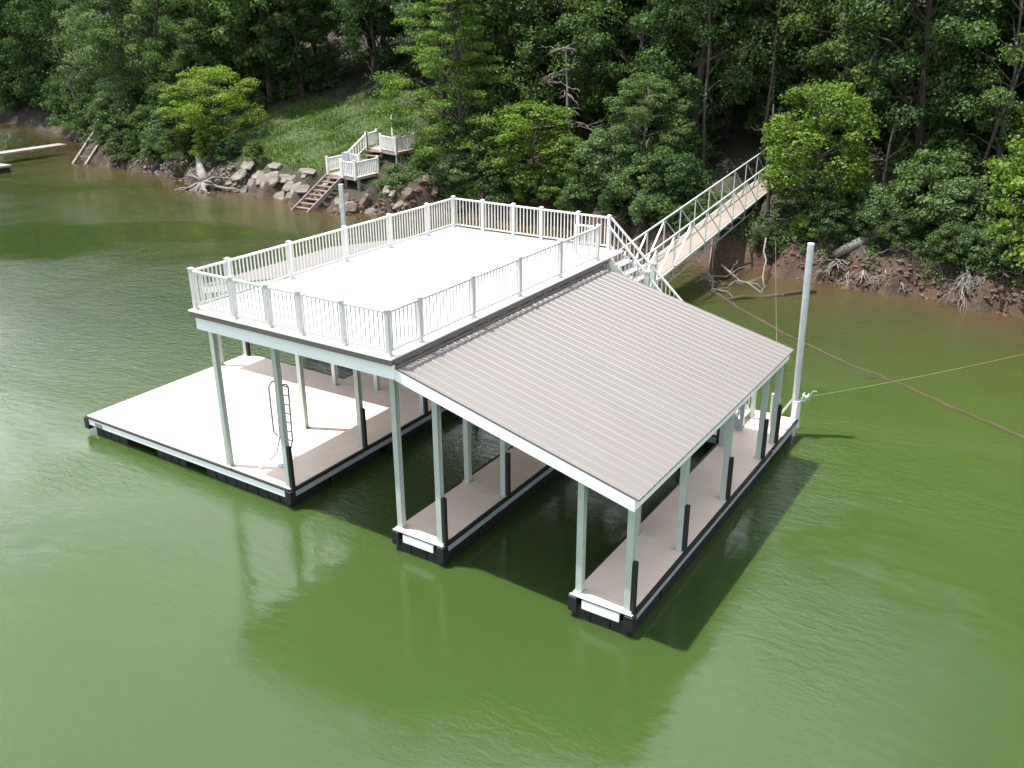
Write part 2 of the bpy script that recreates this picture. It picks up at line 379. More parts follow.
# posts with rubber bumpers
def post(x, y, z1, bump_dir=None, bh=1.05, w=.125, z0=D):
    bm = B()
    # H-section post: two flanges and a web, closed look
    box(bm, -w / 2, w / 2, -w / 2, -w / 2 + .022, 0, z1 - z0); box(bm, -w / 2, w / 2, w / 2 - .022, w / 2, 0, z1 - z0)
    box(bm, -w * .36, w * .36, -w / 2 + .022, w / 2 - .022, 0, z1 - z0)
    box(bm, -w * .8, w * .8, -w * .8, w * .8, 0, .018)
    o = obj('post', bm, M['alu'], dock); o.location = Vector((x, y, z0)) + OFF
    if bump_dir:
        bx, by = bump_dir
        bm = B(); cx, cy = bx * (w / 2 + .042), by * (w / 2 + .042)
        box(bm, cx - .04, cx + .04, cy - .05, cy + .05, -.08, bh)
        obj('bumper', bm, M['rubber'], o, bevel=.012)
    return o
FB = 4.05                         # underside of the upper frame
def roof_z(x): return 4.30 + (x + 5.0) / 5.15 * (3.0 - 4.30)
def left_z(x): return 4.28 + (x + 10.69) / -5.45 * (3.09 - 4.28)
for x, y, bd in ((-10.60, .08, None), (-8.63, .08, (1, 0)), (-10.60, 2.58, None), (-8.63, 2.55, (1, 0)), (-8.63, 5.0, (1, 0)), (-8.63, 7.35, (1, 0)),
                 (-10.72, 5.55, None), (-10.72, 8.9, None), (-12.0, 5.2, None), (-5.36, .1, (-1, 0)), (-5.36, 2.5, None), (-5.36, 5.0, (-1, 0)), (-5.36, 7.35, (-1, 0))):
    post(x, y, (FB if x > -11 else left_z(x) - .28), bd if (x, y) != (-5.36, .1) else None)
for x, y, bd in ((-4.31, .08, (1, 0)), (-4.31, 2.42, (1, 0)), (-4.31, 4.9, (1, 0)), (-4.31, 7.35, (1, 0)),
                 (-1.10, .1, None), (-1.10, 2.5, (-1, 0)), (-1.10, 4.95, (-1, 0)), (-1.10, 7.4, (-1, 0)),
                 (-.10, .08, (1, 0)), (-.10, 2.42, (1, 0)), (-.10, 4.85, (1, 0)), (-.10, 7.2, (1, 0)), (-.10, 8.22, (1, 0))):
    post(x, y, roof_z(x) - .27, bd)
for x, y in ((-16.08, 4.5), (-16.08, 5.52), (-16.08, 8.0), (-16.08, 9.55)): post(x, y, left_z(x) - .2, (1, 0) if y > 5 else None)

# upper deck
x0, x1, y0, y1 = -10.69, -5.0, -.36, 9.39
bm = B(); box(bm, x0 + .145, x1 - .145, y0 + .145, y1 - .145, U - .03, U); upd = dobj('upper_deck', bm, M['updeck'])
bm = B()
for a in ((x0 - .03, x1 + .03, y0 - .03, y0 + .143), (x0 - .03, x1 + .03, y1 - .143, y1 + .03), (x0 - .03, x0 + .143, y0 + .145, y1 - .145), (x1 - .143, x1 + .03, y0 + .145, y1 - .145)):
    box(bm, *a, U - .03, U + .002)
dobj('border_board', bm, M['updeck'], upd, bevel=.004)
bm = B()
box(bm, x0, x1, y0, y0 + .03, U - .15, U - .032); box(bm, x0, x1, y1 - .03, y1, U - .15, U - .032)
box(bm, x0, x0 + .03, y0 + .03, y1 - .03, U - .15, U - .032); box(bm, x1 - .03, x1, y0 + .03, y1 - .03, U - .15, U - .032)
dobj('edge_trim', bm, M['trim'], upd)
bm = B()
box(bm, x0 + .06, x1, y0 + .07, y0 + .11, FB + .002, U - .10)
box(bm, x0 + .06, x0 + .10, y0 + .11, y1 - .06, FB + .002, U - .155)
box(bm, x0 + .10, x1, y1 - .11, y1 - .07, FB + .002, U - .155)
dobj('fascia_board', bm, M['fascia'], upd)
bm = B()
for k in range(16): 
    y = y0 + .35 + k * .6
    box(bm, x0 + .12, x1 - .05, y, y + .05, FB + .15, U - .035)
for x in (-10.6, -8.63, -5.36): box(bm, x - .05, x + .05, y0 + .12, y1 - .13, FB, FB + .147)
dobj('joist_frame', bm, M['under'], upd)

# right-hand metal roof
def ribbed_roof(name, xa, za, xb, zb, ya, yb, pitch=.235):
    """standing ribs run down the slope; xa,za is the top edge"""
    bm = B(); n = max(1, int((yb - ya) / pitch)); s = (yb - ya) / n
    prof = [(0, 0)]
    for k in range(n):
        c = ya + (k + .5) * s
        for dy, dz in ((-.026, 0), (-.011, .015), (.011, .015), (.026, 0)): prof.append((c + dy - ya, dz))
        for q in (.33, .67):
            pass
    prof.append((yb - ya, 0))
    top = []
    for (px_, pz_) in ((xa, za), (xb, zb)):
        top.append([bm.verts.new((px_, ya + p[0], pz_ + p[1])) for p in prof])
    bot = []
    for (px_, pz_) in ((xa, za), (xb, zb)):
        bot.append([bm.verts.new((px_, ya, pz_ - .03)), bm.verts.new((px_, yb, pz_ - .03))])
    for i in range(len(prof) - 1): bm.faces.new((top[0][i], top[0][i + 1], top[1][i + 1], top[1][i]))
    bm.faces.new((bot[0][0], bot[1][0], bot[1][1], bot[0][1]))
    bm.faces.new((*top[0], bot[0][1], bot[0][0])); bm.faces.new((*top[1][::-1], bot[1][0], bot[1][1]))
    bm.faces.new((top[0][0], top[1][0], bot[1][0], bot[0][0])); bm.faces.new((top[0][-1], bot[0][1], bot[1][1], top[1][-1]))
    return dobj(name, bm, M['roof'])
rf = ribbed_roof('metal_roof', -4.995, 4.295, .155, 3.0, -.263, 8.30)
rf['label'] = 'broad taupe ribbed metal roof sloping down over the outer boat slip'
def slope_board(parent, name, xa, xb, zf, y_a, y_b, ztop, h, mat):
    bm = B(); vs = []
    for x in (xa, xb):
        for y in (y_a, y_b):
            for z in (zf(x) - ztop - h, zf(x) - ztop): vs.append(bm.verts.new((x, y, z)))
    for f in ((0, 1, 3, 2), (4, 6, 7, 5), (0, 4, 5, 1), (2, 3, 7, 6), (0, 2, 6, 4), (1, 5, 7, 3)): bm.faces.new([vs[i] for i in f])
    return dobj(name, bm, mat, parent)
slope_board(rf, 'gable_board', -5.0, .08, roof_z, -.26, -.22, .045, .23, M['fascia'])
slope_board(rf, 'gable_board', -5.0, .08, roof_z, 8.20, 8.24, .045, .23, M['fascia'])
bm = B(); box(bm, .04, .08, -.219, 8.199, 2.76, 2.965); dobj('eave_board', bm, M['fascia'], rf)
for y in np.linspace(.1, 7.9, 8): slope_board(rf, 'rafter', -4.94, .02, roof_z, y, y + .06, .05, .14, M['under'])
for x in (-4.31, -1.10, -.10): 
    bm = B(); box(bm, x - .05, x + .05, -.2, 8.18, roof_z(x) - .30, roof_z(x) - .20); dobj('purlin', bm, M['under'], rf)
bm = B()                                     # flashing where the roof meets the sun deck
box(bm, -4.998, -4.93, -.255, 8.29, 4.296, 4.315); dobj('flashing', bm, M['trim'], rf)
# left-hand lower roof
lf = ribbed_roof('metal_roof', -10.70, 4.275, -16.14, 3.09, 4.20, 9.75)
lf['label'] = 'lower taupe metal roof seen through the railing on the far side of the sun deck'
slope_board(lf, 'gable_board', -16.06, -10.66, left_z, 4.23, 4.27, .045, .2, M['fascia'])
slope_board(lf, 'gable_board', -16.06, -10.66, left_z, 9.66, 9.70, .045, .2, M['fascia'])
bm = B(); box(bm, -16.06, -16.02, 4.271, 9.659, 2.87, 3.06); dobj('eave_board', bm, M['fascia'], lf)
bm = B(); box(bm, -12.05, -11.95, 4.3, 9.6, left_z(-12) - .26, left_z(-12) - .06); dobj('purlin', bm, M['under'], lf)

# railings
def railing(name, pts, z=U, posts=True, top=T, cap=True, label=None, post_w=.085, offset=(0, 0)):
    """pts: successive post positions (x, y, z of floor)"""
    pts = [Vector(p) for p in pts]; H = top - U
    bm = B()
    for a, b_ in zip(pts, pts[1:]):
        d = b_ - a; hd = Vector((d.x, d.y, 0)).normalized()
        a2 = a + d * ((post_w / 2) / d.length); b2 = b_ - d * ((post_w / 2) / d.length)
        up = Vector((0, 0, 1))
        beam(bm, a2 + up * (H - .045), b2 + up * (H - .045), .062, .042)
        beam(bm, a2 + up * .105, b2 + up * .105, .042, .038)
        L_ = Vector((d.x, d.y, 0)).length; n = max(2, round(L_ / .112))
        for k in range(1, n):
            p = a + d * (k / n)
            beam(bm, p + up * .122, p + up * (H - .065), .024)
    r = dobj(name, bm, M['rail'])
    if label: r['label'] = label
    for p in pts:
        bm = B(); w = post_w / 2
        box(bm, p.x - w, p.x + w, p.y - w, p.y + w, p.z + .002, p.z + H)
        box(bm, p.x - w - .012, p.x + w + .012, p.y - w - .012, p.y + w + .012, p.z + H, p.z + H + .022)
        box(bm, p.x - w - .012, p.x + w + .012, p.y - w - .012, p.y + w + .012, p.z + .003, p.z + .035)
        pp = bm.verts.new((p.x, p.y, p.z + H + .05))
        q = [bm.verts.new((p.x + a * w, p.y + b_ * w, p.z + H + .022)) for a, b_ in ((-1, -1), (1, -1), (1, 1), (-1, 1))]
        for i in range(4): bm.faces.new((q[i], q[(i + 1) % 4], pp))
        dobj('railing_post', bm, M['rail'], r, recalc=True)
    return r
rx0, rx1, ry0, ry1 = -10.585, -5.105, -.27, 9.285
railing('railing', [(x, ry0, U) for x in (-10.585, -9.34, -8.29, -7.38, -6.23, rx1)], label='white railing along the lake side of the upper deck')
railing('railing', [(rx0, y, U) for y in (.73, 2.61, 4.55, 6.32, 8.0, ry1)], label='white railing along the swim platform side of the upper deck')
bmr = None
railing('railing', [(x, ry1, U) for x in (-9.53, -8.46, -7.53, -6.35, -5.40)], label='white railing along the wooded shore side of the upper deck')
railing('railing', [(rx1, y, U) for y in (.68, 2.47, 4.31, 6.15, 8.10)], label='white railing above the metal roof')
# short closing lengths of rail to the corner posts (no second post there)
def rail_bay(a, b_, H=.915):
    bm = B(); a, b_ = Vector(a), Vector(b_); d = b_ - a; up = Vector((0, 0, 1)); u = d.normalized() * .052
    beam(bm, a + u + up * (H - .045), b_ - u + up * (H - .045), .062, .042); beam(bm, a + u + up * .105, b_ - u + up * .105, .042, .038)
    n = max(2, round(d.length / .112))
    for k in range(1, n): p = a + d * (k / n); beam(bm, p + up * .122, p + up * (H - .065), .024)
    return dobj('railing_bay', bm, M['rail'])
rail_bay((rx0, ry0, U), (rx0, .73, U)); rail_bay((rx0, ry1, U), (-9.53, ry1, U)); rail_bay((rx1, ry0, U), (rx1, .68, U))
# gate beside the head of the stairs
bm = B(); gx, gy0, gy1 = -5.2, 8.16, 8.62
g0, g1 = Vector((-5.75, 8.10, U)), Vector((-5.16, 8.10, U))
beam(bm, g0 + Vector((0, 0, .87)), g1 + Vector((-.06, 0, .87)), .05, .04); beam(bm, g0 + Vector((0, 0, .1)), g1 + Vector((-.06, 0, .1)), .05, .04)
for k in range(7): p = g0 + (g1 - g0) * (k / 7); beam(bm, p + Vector((0, 0, .1)), p + Vector((0, 0, .87)), .024 if k else .06)
dobj('gate', bm, M['rail'])

# staircase from the upper deck down to the back walkway
st_y0, st_y1 = 8.50, 9.33
ts, te = Vector((-5.0, 0, U)), Vector((-1.0, 0, D))
stair = None
bm = B()
for y in (st_y0, st_y1): beam(bm, (ts.x, y, ts.z - .16), (te.x, y, te.z + .02), .045, .26)
stair = dobj('staircase', bm, M['alu']); stair['label'] = 'white staircase going down from the upper deck behind the metal roof'
nst = 20
for k in range(1, nst):
    t = k / nst; x = ts.x + (te.x - ts.x) * t; z = ts.z + (te.z - ts.z) * t
    bm = B(); box(bm, x - .12, x + .13, st_y0 + .024, st_y1 - .024, z - .03, z); dobj('tread', bm, M['updeck'], stair)
for y in (st_y0, st_y1):
    bm = B(); H = .915; up = Vector((0, 0, 1)); a, b_ = Vector((ts.x - .3 if y > 9 else ts.x, y, U - (0 if y < 9 else 0))), Vector((te.x, y, D))
    a = Vector((-5.35 if y > 9 else -5.05, y - (.04 if y > 9 else 0), U + (.25 if y > 9 else 0)))
    a.z = U
    beam(bm, a + up * (H - .03), b_ + up * (H - .03), .055, .042); beam(bm, a + up * .14, b_ + up * .14, .04, .035)
    for k in range(1, 36): p = a + (b_ - a) * (k / 36); beam(bm, p + up * .15, p + up * (H - .05), .0215)
    dobj('handrail', bm, M['rail'], stair)
    for t in (.30, .64, 1.0):
        p = a + (b_ - a) * t; bm = B(); box(bm, p.x - .05, p.x + .05, y - .05, y + .05, p.z - (.2 if 0 < t < 1 else 0) + .003, p.z + H + .06)
        box(bm, p.x - .062, p.x + .062, y - .062, y + .062, p.z + H + .06, p.z + H + .085)
        dobj('newel_post', bm, M['rail'] if t < .2 else M['alu'], stair)

# swim ladder standing folded up on the platform
bm = B(); lx, ly = -9.72, 1.05
lad_pts = lambda s: [(lx + .05 * s + s * .17, ly - .35, D + .03), (lx + s * .21, ly - .10, D + .18), (lx + s * .21, ly + .05, D + .55), (lx + s * .21, ly + .09, D + 1.9), (lx + s * .19, ly + .06, D + 1.98), (lx + s * .17, ly - .06, D + 2.0), (lx + s * .17, ly - .16, D + 1.9), (lx + s * .17, ly - .16, D + .75), (lx + s * .17, ly - .05, D + .6)]
for s in (-1, 1): tube(bm, lad_pts(s), .023, 8)
ladder = dobj('ladder', bm, M['bluegrey'], smooth=True); ladder['label'] = 'folded grey swim ladder standing on the platform'
for k in range(7):
    bm = B(); z = D + .5 + k * .235
    tube(bm, [(lx - .21, ly + .07, z), (lx + .21, ly + .07, z)], .018, 8); dobj('rung', bm, M['bluegrey'], ladder, smooth=True)
bm = B(); box(bm, lx - .25, lx + .25, ly - .4, ly - .3, D + .002, D + .05); dobj('hinge_bracket', bm, M['galv'], ladder)
# white cleats on the lower decks
for x, y in ((-9.9, .35), (-14.5, .3), (-.3, 9.4), (-11.6, 9.5)):
    bm = B(); tube(bm, [(x - .12, y, D + .07), (x - .06, y, D + .06), (x + .06, y, D + .06), (x + .12, y, D + .07)], [.012, .02, .02, .012], 8)
    tube(bm, [(x, y, D), (x, y, D + .06)], .03, 8); dobj('cleat', bm, M['galv'])

# winches: hand winch fixed to the sleeve beside each pole
def winch(x, y, z, parent, nm='winch'):
    bm = B(); tube(bm, [(x + .02, y, z), (x + .16, y, z)], .05, 14)
    for r in (.03, .15): tube(bm, [(x + r, y, z), (x + r + .012, y, z)], .115, 18)
    box(bm, x - .02, x + .1, y - .03, y + .03, z - .13, z - .03)
    beam(bm, (x + .17, y, z), (x + .24, y + .05, z + .19), .018); beam(bm, (x + .24, y + .05, z + .19), (x + .34, y + .05, z + .19), .022)
    return obj(nm, bm, M['galv'], parent)
pole = tag(empty('mooring_pole', (-.02, 9.99, 0)), 'tall galvanised mooring pole with winch at the back corner beyond the metal roof', 'mooring pole', 'mooring poles of the boat dock')
bm = B(); tube(bm, [(0, 0, -2.5), (-.17, 0, 5.18)], .085, 20); obj('pipe', bm, M['galv'], pole, smooth=False)
bm = B(); tube(bm, [(-.172, 0, 5.181), (-.172, 0, 5.19)], .078, 20); obj('pipe_cap', bm, M['fascia'], pole)
bm = B(); tube(bm, [(-.008, 0, .25), (-.03, 0, 1.0)], .10, 20); beam(bm, (-.42, -.10, .52), (-.08, -.02, 1.12), .05); beam(bm, (.02, -.42, .52), (-.02, -.08, .95), .05)
obj('pole_sleeve', bm, M['rail'], pole)
winch(.09, .0, 1.15, pole)
pole2 = tag(empty('mooring_pole', (-15.72, 10.03, 0)), 'galvanised mooring pole rising behind the railing near the bank stairs', 'mooring pole', 'mooring poles of the boat dock')
bm = B(); tube(bm, [(0, 0, -2.5), (-.06, 0, 5.2)], .085, 20); obj('pipe', bm, M['galv'], pole2)
bm = B(); tube(bm, [(0, 0, .2), (-.01, 0, 1.0)], .115, 18); box(bm, .08, .24, -.06, .06, .3, .42); obj('pole_sleeve', bm, M['rail'], pole2)
winch(.1, 0, .95, pole2)
bm = B(); tube(bm, [(-.42, 9.05, D), (-.42, 9.05, D + .95)], .05, 14); sp_ = dobj('winch_stand', bm, M['rail'])
bm = B(); 
for r in (.05, .16): tube(bm, [(-.42 + r, 9.05, D + .78), (-.42 + r + .012, 9.05, D + .78)], .1, 16)
tube(bm, [(-.4, 9.05, D + .78), (-.24, 9.05, D + .78)], .045, 12); dobj('winch', bm, M['galv'], sp_)
# steel cables to the shore
def cable(name, a, b_, sag, label, r=.0045):
    bm = B(); a, b_ = Vector(a), Vector(b_); pts = []
    for k in range(25):
        t = k / 24; p = a.lerp(b_, t); p.z -= sag * 4 * t * (1 - t); pts.append(p)
    tube(bm, pts, r, 6); return tag(obj(name, bm, M['greywood']), label, 'cable', 'anchor cables running to the shore')
cable('anchor_cable', (.1, 9.99, 1.12), (9.5, 26.0, 1.0), .25, 'thin steel cable running right from the tall pole to the shore')
cable('anchor_cable', (-.3, 9.05, 1.25), (-6.2, 27.2, 1.4), .15, 'thin steel cable rising from the winch stand to the bank by the gangway', .005)

# ------------------------------------------------------------------ gangway
S, Dv, gw, gh = Vector((-7.47, 20.45, 1.69)), Vector((-.05, 1.67, .14)), 1.11, 1.25
gz0 = S - Dv * 6.2; i0, i1 = -6.2, 8.5
gang = tag(empty('gangway', tuple(gz0)), 'long white truss gangway with tan decking climbing to the wooded bank', 'gangway')
side = Vector((-Dv.y, Dv.x, 0)).normalized()       # towards the left truss
def gp(i, s, h=0): return S + Dv * i + side * (gw * s) + Vector((0, 0, h)) - gz0
# walking surface
bm = B(); vs = []
for i in (i0, i1):
    for s in (.03, .97):
        for h in (-.02, .03): vs.append(bm.verts.new(gp(i, s, h)))
for f in ((0, 1, 3, 2), (4, 6, 7, 5), (0, 4, 5, 1), (2, 3, 7, 6), (0, 2, 6, 4), (1, 5, 7, 3)): bm.faces.new([vs[i] for i in f])
obj('walking_surface', bm, M['gdeck'], gang)
nodes = [i0] + list(range(-6, 9)) + [i1]
for s in (0, 1):
    bm = B()
    beam(bm, gp(i0, s, gh), gp(i1, s, gh), .055, .055); beam(bm, gp(i0, s, -.04), gp(i1, s, -.04), .06, .09)
    for i in range(-6, 9):
        beam(bm, gp(i, s, 0), gp(i, s, gh - .03), .042)
        if i < 8:
            if i < 0: beam(bm, gp(i, s, 0), gp(i + 1, s, gh - .03), .05)
            else: beam(bm, gp(i, s, gh - .03), gp(i + 1, s, 0), .036)
    obj('truss', bm, M['alu'], gang)
for i in range(-6, 9):
    bm = B(); beam(bm, gp(i, -.02, -.11), gp(i, 1.02, -.11), .045, .06)
    beam(bm, gp(i, 0, -.08), gp(i, 0, -.42), .035); beam(bm, gp(i, 1, -.08), gp(i, 1, -.42), .035); beam(bm, gp(i, 0, -.40), gp(i, 1, -.40), .035)
    obj('cross_member', bm, M['galv'], gang)
for s in (0, 1):
    bm = B(); beam(bm, gp(-5, s, -.42), gp(8, s, -.42), .045); obj('bottom_chord', bm, M['galv'], gang)
bm = B(); e = S + Dv * 8.9 + side * gw / 2
box(bm, e.x - .9, e.x + .9, e.y - .5, e.y + .6, e.z - 1.6, e.z - .06)
tag(obj('landing_pad', bm, M['rock'], bevel=.05), 'grey concrete pad under the top end of the gangway', 'landing pad')

# ------------------------------------------------------------------ bank stairs with railed platforms
bs = tag(empty('bank_stairs', (-31, 27, 0)), 'old bank stairs with two small white railed platforms on the grassy slope', 'stairs')
bo = Vector((31, -27, 0))
def bobj(name, bm, mat, parent=None, **kw):
    o = obj(name, bm, mat, parent or bs, **kw)
    if parent is None: o.location = bo
    return o
# lower platform: corner A(left) B(front) C(front right) D E
zl = 1.6; PA, PB, PC, PD, PE = Vector((-33.4, 27.6, zl)), Vector((-31.9, 27.25, zl)), Vector((-30.8, 27.15, zl)), Vector((-30.95, 29.3, zl)), Vector((-33.6, 29.75, zl))
def slab(pts, t, name, mat, parent=None):
    bm = B(); a = [bm.verts.new(p) for p in pts]; b_ = [bm.verts.new(p - Vector((0, 0, t))) for p in pts]
    bm.faces.new(a); bm.faces.new(b_[::-1]); n = len(pts)
    for i in range(n): bm.faces.new((a[i], b_[i], b_[(i + 1) % n], a[(i + 1) % n]))
    return bobj(name, bm, mat, parent)
lp = slab([PA, PB, PC, PD, PE], .16, 'lower_platform', M['olddeck'])
def picket(a, b_, parent, H=.85, w=.075, gap=.17, end=(True, True)):
    a, b_ = Vector(a), Vector(b_); up = Vector((0, 0, 1)); bm = B()
    beam(bm, a + up * H, b_ + up * H, .09, .05); beam(bm, a + up * .12, b_ + up * .12, .05, .05)
    n = max(2, round((b_ - a).length / gap))
    for k in range(1, n): p = a + (b_ - a) * (k / n); beam(bm, p + up * .1, p + up * H, w)
    for e, p in zip(end, (a, b_)):
        if e: beam(bm, p - up * .1, p + up * (H + .14), .13)
    return bobj('picket_railing', bm, M['offwhite'], None)
picket(PA, PE, lp); picket(PB, PC, lp); picket(PC, PD, lp, end=(False, True)); picket(PE, PD + Vector((-1.5, .05, 0)), lp, end=(False, True))
picket(PA + Vector((1.38, -.3, 0)), PB, lp, gap=.14, end=(True, False))
for p in (PB, PC, PA): bm = B(); q = p + Vector((.08, .15, -.17)); beam(bm, q, (q.x, q.y, hill(q.x, q.y) - .4), .13); bobj('support_post', bm, M['greywood'])
zu = 2.65; UA, UB, UC, UD = Vector((-33.3, 31.1, zu)), Vector((-32.0, 30.9, zu)), Vector((-30.4, 30.4, zu)), Vector((-30.6, 32.4, zu)); UE = Vector((-33.7, 32.5, zu))
up_ = slab([UA, UB, UC, UD, UE], .16, 'upper_platform', M['olddeck'])
picket(UB, UC, up_); picket(UA, UE, up_); picket(UC, UD, up_, end=(False, True))
for p in (UB, UC): bm = B(); q = p + Vector((-.05, .1, -.17)); beam(bm, q, (q.x, q.y, hill(q.x, q.y) - .4), .12); bobj('support_post', bm, M['greywood'])
# steps between them
for k in range(5):
    t = (k + .5) / 5; c = Vector((-32.2, 29.2, zl)).lerp(Vector((-32.5, 31.1, zu)), t); 
    bm = B(); box(bm, c.x - .75, c.x + .6, c.y - .17, c.y + .17, c.z - .05, c.z); bobj('step', bm, M['redwood'])
picket(Vector((-33.1, 28.9, zl + .1)), Vector((-33.3, 31.05, zu)), up_, gap=.3)
bm = B(); beam(bm, (-33.1, 28.6, zl + .8), (-32.5, 28.5, zl + .8), .04, .65); bobj('sign_board', bm, M['bluegrey'])
bm = B(); beam(bm, (-32.3, 32.4, zu), (-32.3, 32.4, zu + 1.9), .1); bobj('lamp_post', bm, M['offwhite'])
# flight from the lower platform into the water
fa, fb = Vector((-32.65, 27.4, zl - .1)), Vector((-32.65, 24.1, -.22))
perp = Vector((-(fb - fa).y, (fb - fa).x, 0)).normalized()
for s in (-.62, .62):
    bm = B(); beam(bm, fa + perp * s, fb + perp * s, .06, .26); bobj('stringer', bm, M['greywood'])
for k in range(9):
    c = fa.lerp(fb, (k + .4) / 9); bm = B()
    beam(bm, c - perp * .58, c + perp * .58, .27, .05); bobj('step', bm, M['redwood'])

# ------------------------------------------------------------------ neighbour's dock at far left
nd = tag(empty('neighbour_dock', (-62, 26, 0)), 'low grey walkway and float of a neighbouring dock at the left edge', 'dock')
bm = B(); a, b_ = Vector((-1.8, -4.4, .62)), Vector((-2.9, 4.6, .72)); beam(bm, a + Vector((-1.0, 0, 0)), b_ + Vector((-.2, 0, 0)), 1.1, .16); obj('walkway', bm, M['greywood'], nd)
bm = B(); box(bm, 1.2 - 4.5, 1.7, -6.5, -2.6, -.25, .33); obj('float', bm, M['black'], nd, bevel=.03)
bm = B(); box(bm, 1.2 - 4.6, 1.8, -6.6, -2.5, .335, .47); obj('float_deck', bm, M['greywood'], nd)
for (xa, ya) in ((-60.1, 27.6), (-59.0, 28.0)):
    pass
ns = tag(empty('bank_ladder', (-60, 28, 0)), 'weathered wooden ladder rails leaning up the red bank by the neighbouring walkway', 'ladder')
for dx in (0, 1.1):
    bm = B(); beam(bm, (dx, 0 + dx * .3, -.1), (dx - 2.2, 4.2 + dx * .3, 2.3), .16, .22); obj('side_rail', bm, M['dead'], ns)
for t in (.2, .4, .6, .8, .98):
    bm = B(); c = Vector((0, 0, -.1)).lerp(Vector((-2.2, 4.2, 2.3)), t); beam(bm, c, c + Vector((1.1, .33, 0)), .14, .06); obj('rung', bm, M['dead'], ns)

# ------------------------------------------------------------------ rocks
def rock_mesh(sx_, sy_, sz_, seed, rough=.28):
    r_ = random.Random(seed * 7 + 1); bm = B()
    for i in range(26):
        v = Vector((r_.uniform(-1, 1), r_.uniform(-1, 1), r_.uniform(-1, 1)))
        m_ = max(abs(v.x), abs(v.y), abs(v.z)); v = v / m_ * r_.uniform(.82, 1.0)
        if abs(v.x) + abs(v.y) > 1.55: v.x *= .8; v.y *= .8
        bm.verts.new((v.x * sx_, v.y * sy_, v.z * sz_))
    res = bmesh.ops.convex_hull(bm, input=bm.verts)
    bmesh.ops.delete(bm, geom=[g for g in res['geom_interior'] if isinstance(g, bmesh.types.BMVert)], context='VERTS')
    return bm
k = 0
for x, dy, L_, W_, tilt, rz, mt in [(-41.2, 0.33, 0.55, 0.45, -33, -19, 'rock'), (-40.59, 0.57, 0.86, 0.54, -35, 5, 'rock'), (-40.03, 0.31, 0.55, 0.4, -50, 19, 'rock'), (-39.26, 0.53, 0.59, 0.43, -44, 15, 'rock'), (-38.46, 0.56, 0.54, 0.5, -45, 3, 'rock'), (-37.94, 0.42, 0.54, 0.58, -49, 5, 'rock'), (-37.37, 0.57, 0.76, 0.57, -49, 3, 'rock'), (-36.76, 0.46, 0.69, 0.39, -37, 19, 'rock'), (-36.29, 0.27, 0.78, 0.42, -42, 2, 'rock'), (-35.7, 0.6, 0.59, 0.45, -34, 10, 'rock'), (-35.14, 0.37, 0.84, 0.43, -42, 23, 'rock'), (-34.65, 0.27, 0.6, 0.54, -44, -10, 'rock'), (-34.07, 0.31, 0.71, 0.36, -45, 23, 'rock'), (-33.24, 0.51, 0.93, 0.35, -36, 26, 'rock'), (-40.5, 1.33, 0.92, 0.46, -34, -7, 'rock'), (-39.82, 1.36, 0.52, 0.4, -37, -5, 'rock'), (-39.22, 1.04, 0.53, 0.5, -25, -7, 'rock'), (-38.58, 1.79, 0.66, 0.35, -19, -19, 'rock'), (-37.91, 1.54, 0.52, 0.31, -28, -10, 'rock'), (-36.91, 1.1, 0.71, 0.49, -26, 27, 'rock'), (-36.12, 1.19, 0.66, 0.31, -26, -10, 'rock'), (-35.17, 1.66, 0.7, 0.31, -23, -10, 'rock'), (-34.48, 1.19, 0.88, 0.34, -19, 24, 'rock'), (-33.66, 1.79, 0.65, 0.53, -31, 18, 'rock'), (-31.2, 0.64, 0.34, 0.34, -46, 32, 'rock'), (-30.8, 0.79, 0.62, 0.43, -44, 2, 'redrock'), (-30.29, 0.44, 0.67, 0.49, -18, 38, 'rock'), (-29.79, 0.24, 0.66, 0.33, -49, 13, 'redrock'), (-29.44, 0.77, 0.53, 0.45, -47, -23, 'redrock'), (-28.87, 0.21, 0.65, 0.32, -43, 23, 'rock'), (-28.4, 0.99, 0.38, 0.43, -27, 31, 'rock'), (-27.96, 0.67, 0.31, 0.31, -36, -1, 'rock'), (-27.48, 0.32, 0.45, 0.45, -33, -39, 'rock'), (-26.93, 0.28, 0.52, 0.38, -43, -15, 'redrock'), (-26.48, 1.07, 0.34, 0.32, -37, 31, 'redrock'), (-26.05, 0.97, 0.61, 0.31, -46, -24, 'redrock')]:
    k += 1; o = obj('rock_slab', rock_mesh(L_ * .72, W_ * 1.0, (.10 if mt == 'rock' else .2), k), M[mt], smooth=False)
    yy = float(shore(x)) + dy; o.location = (x, yy, hill(x, yy) + .10); o.rotation_euler = (R(-tilt), R(random.uniform(-8, 8)), R(rz))
    if x < -32: tag(o, 'large tilted tan rock slab on the bank left of the old stairs', 'rock', 'rock slabs left of the bank stairs')
    else: tag(o, 'reddish brown boulder on the bank right of the old stairs', 'rock', 'boulders right of the bank stairs')
def rubble(name, xs_, n, label, mat, smax=.22):
    bm = B()
    for i in range(n):
        x = random.uniform(*xs_); dy = random.uniform(-.2, 1.1); y = float(shore(x)) + dy; s = random.uniform(.06, smax)
        r = bmesh.ops.create_icosphere(bm, subdivisions=1, radius=s)
        mt = Matrix.Translation((x, y, hill(x, y) + s * .2)) @ Matrix.Rotation(random.uniform(0, 6), 4, Vector((random.random(), random.random(), 1)).normalized()) @ Matrix.Diagonal((1, random.uniform(.5, 1), random.uniform(.35, .8), 1))
        for v in r['verts']: v.co = mt @ (v.co * (1 + .35 * random.uniform(-1, 1)))
    tag(obj(name, bm, mat), label, 'rubble', None, 'stuff')
rubble('shore_rubble', (-56, -40), 520, 'small broken rocks along the water line on the left bank', M['rock'], .2)
rubble('shore_rubble', (-5.5, 4.5), 380, 'small broken rocks and clods along the water line on the right bank', M['redrock'], .14)
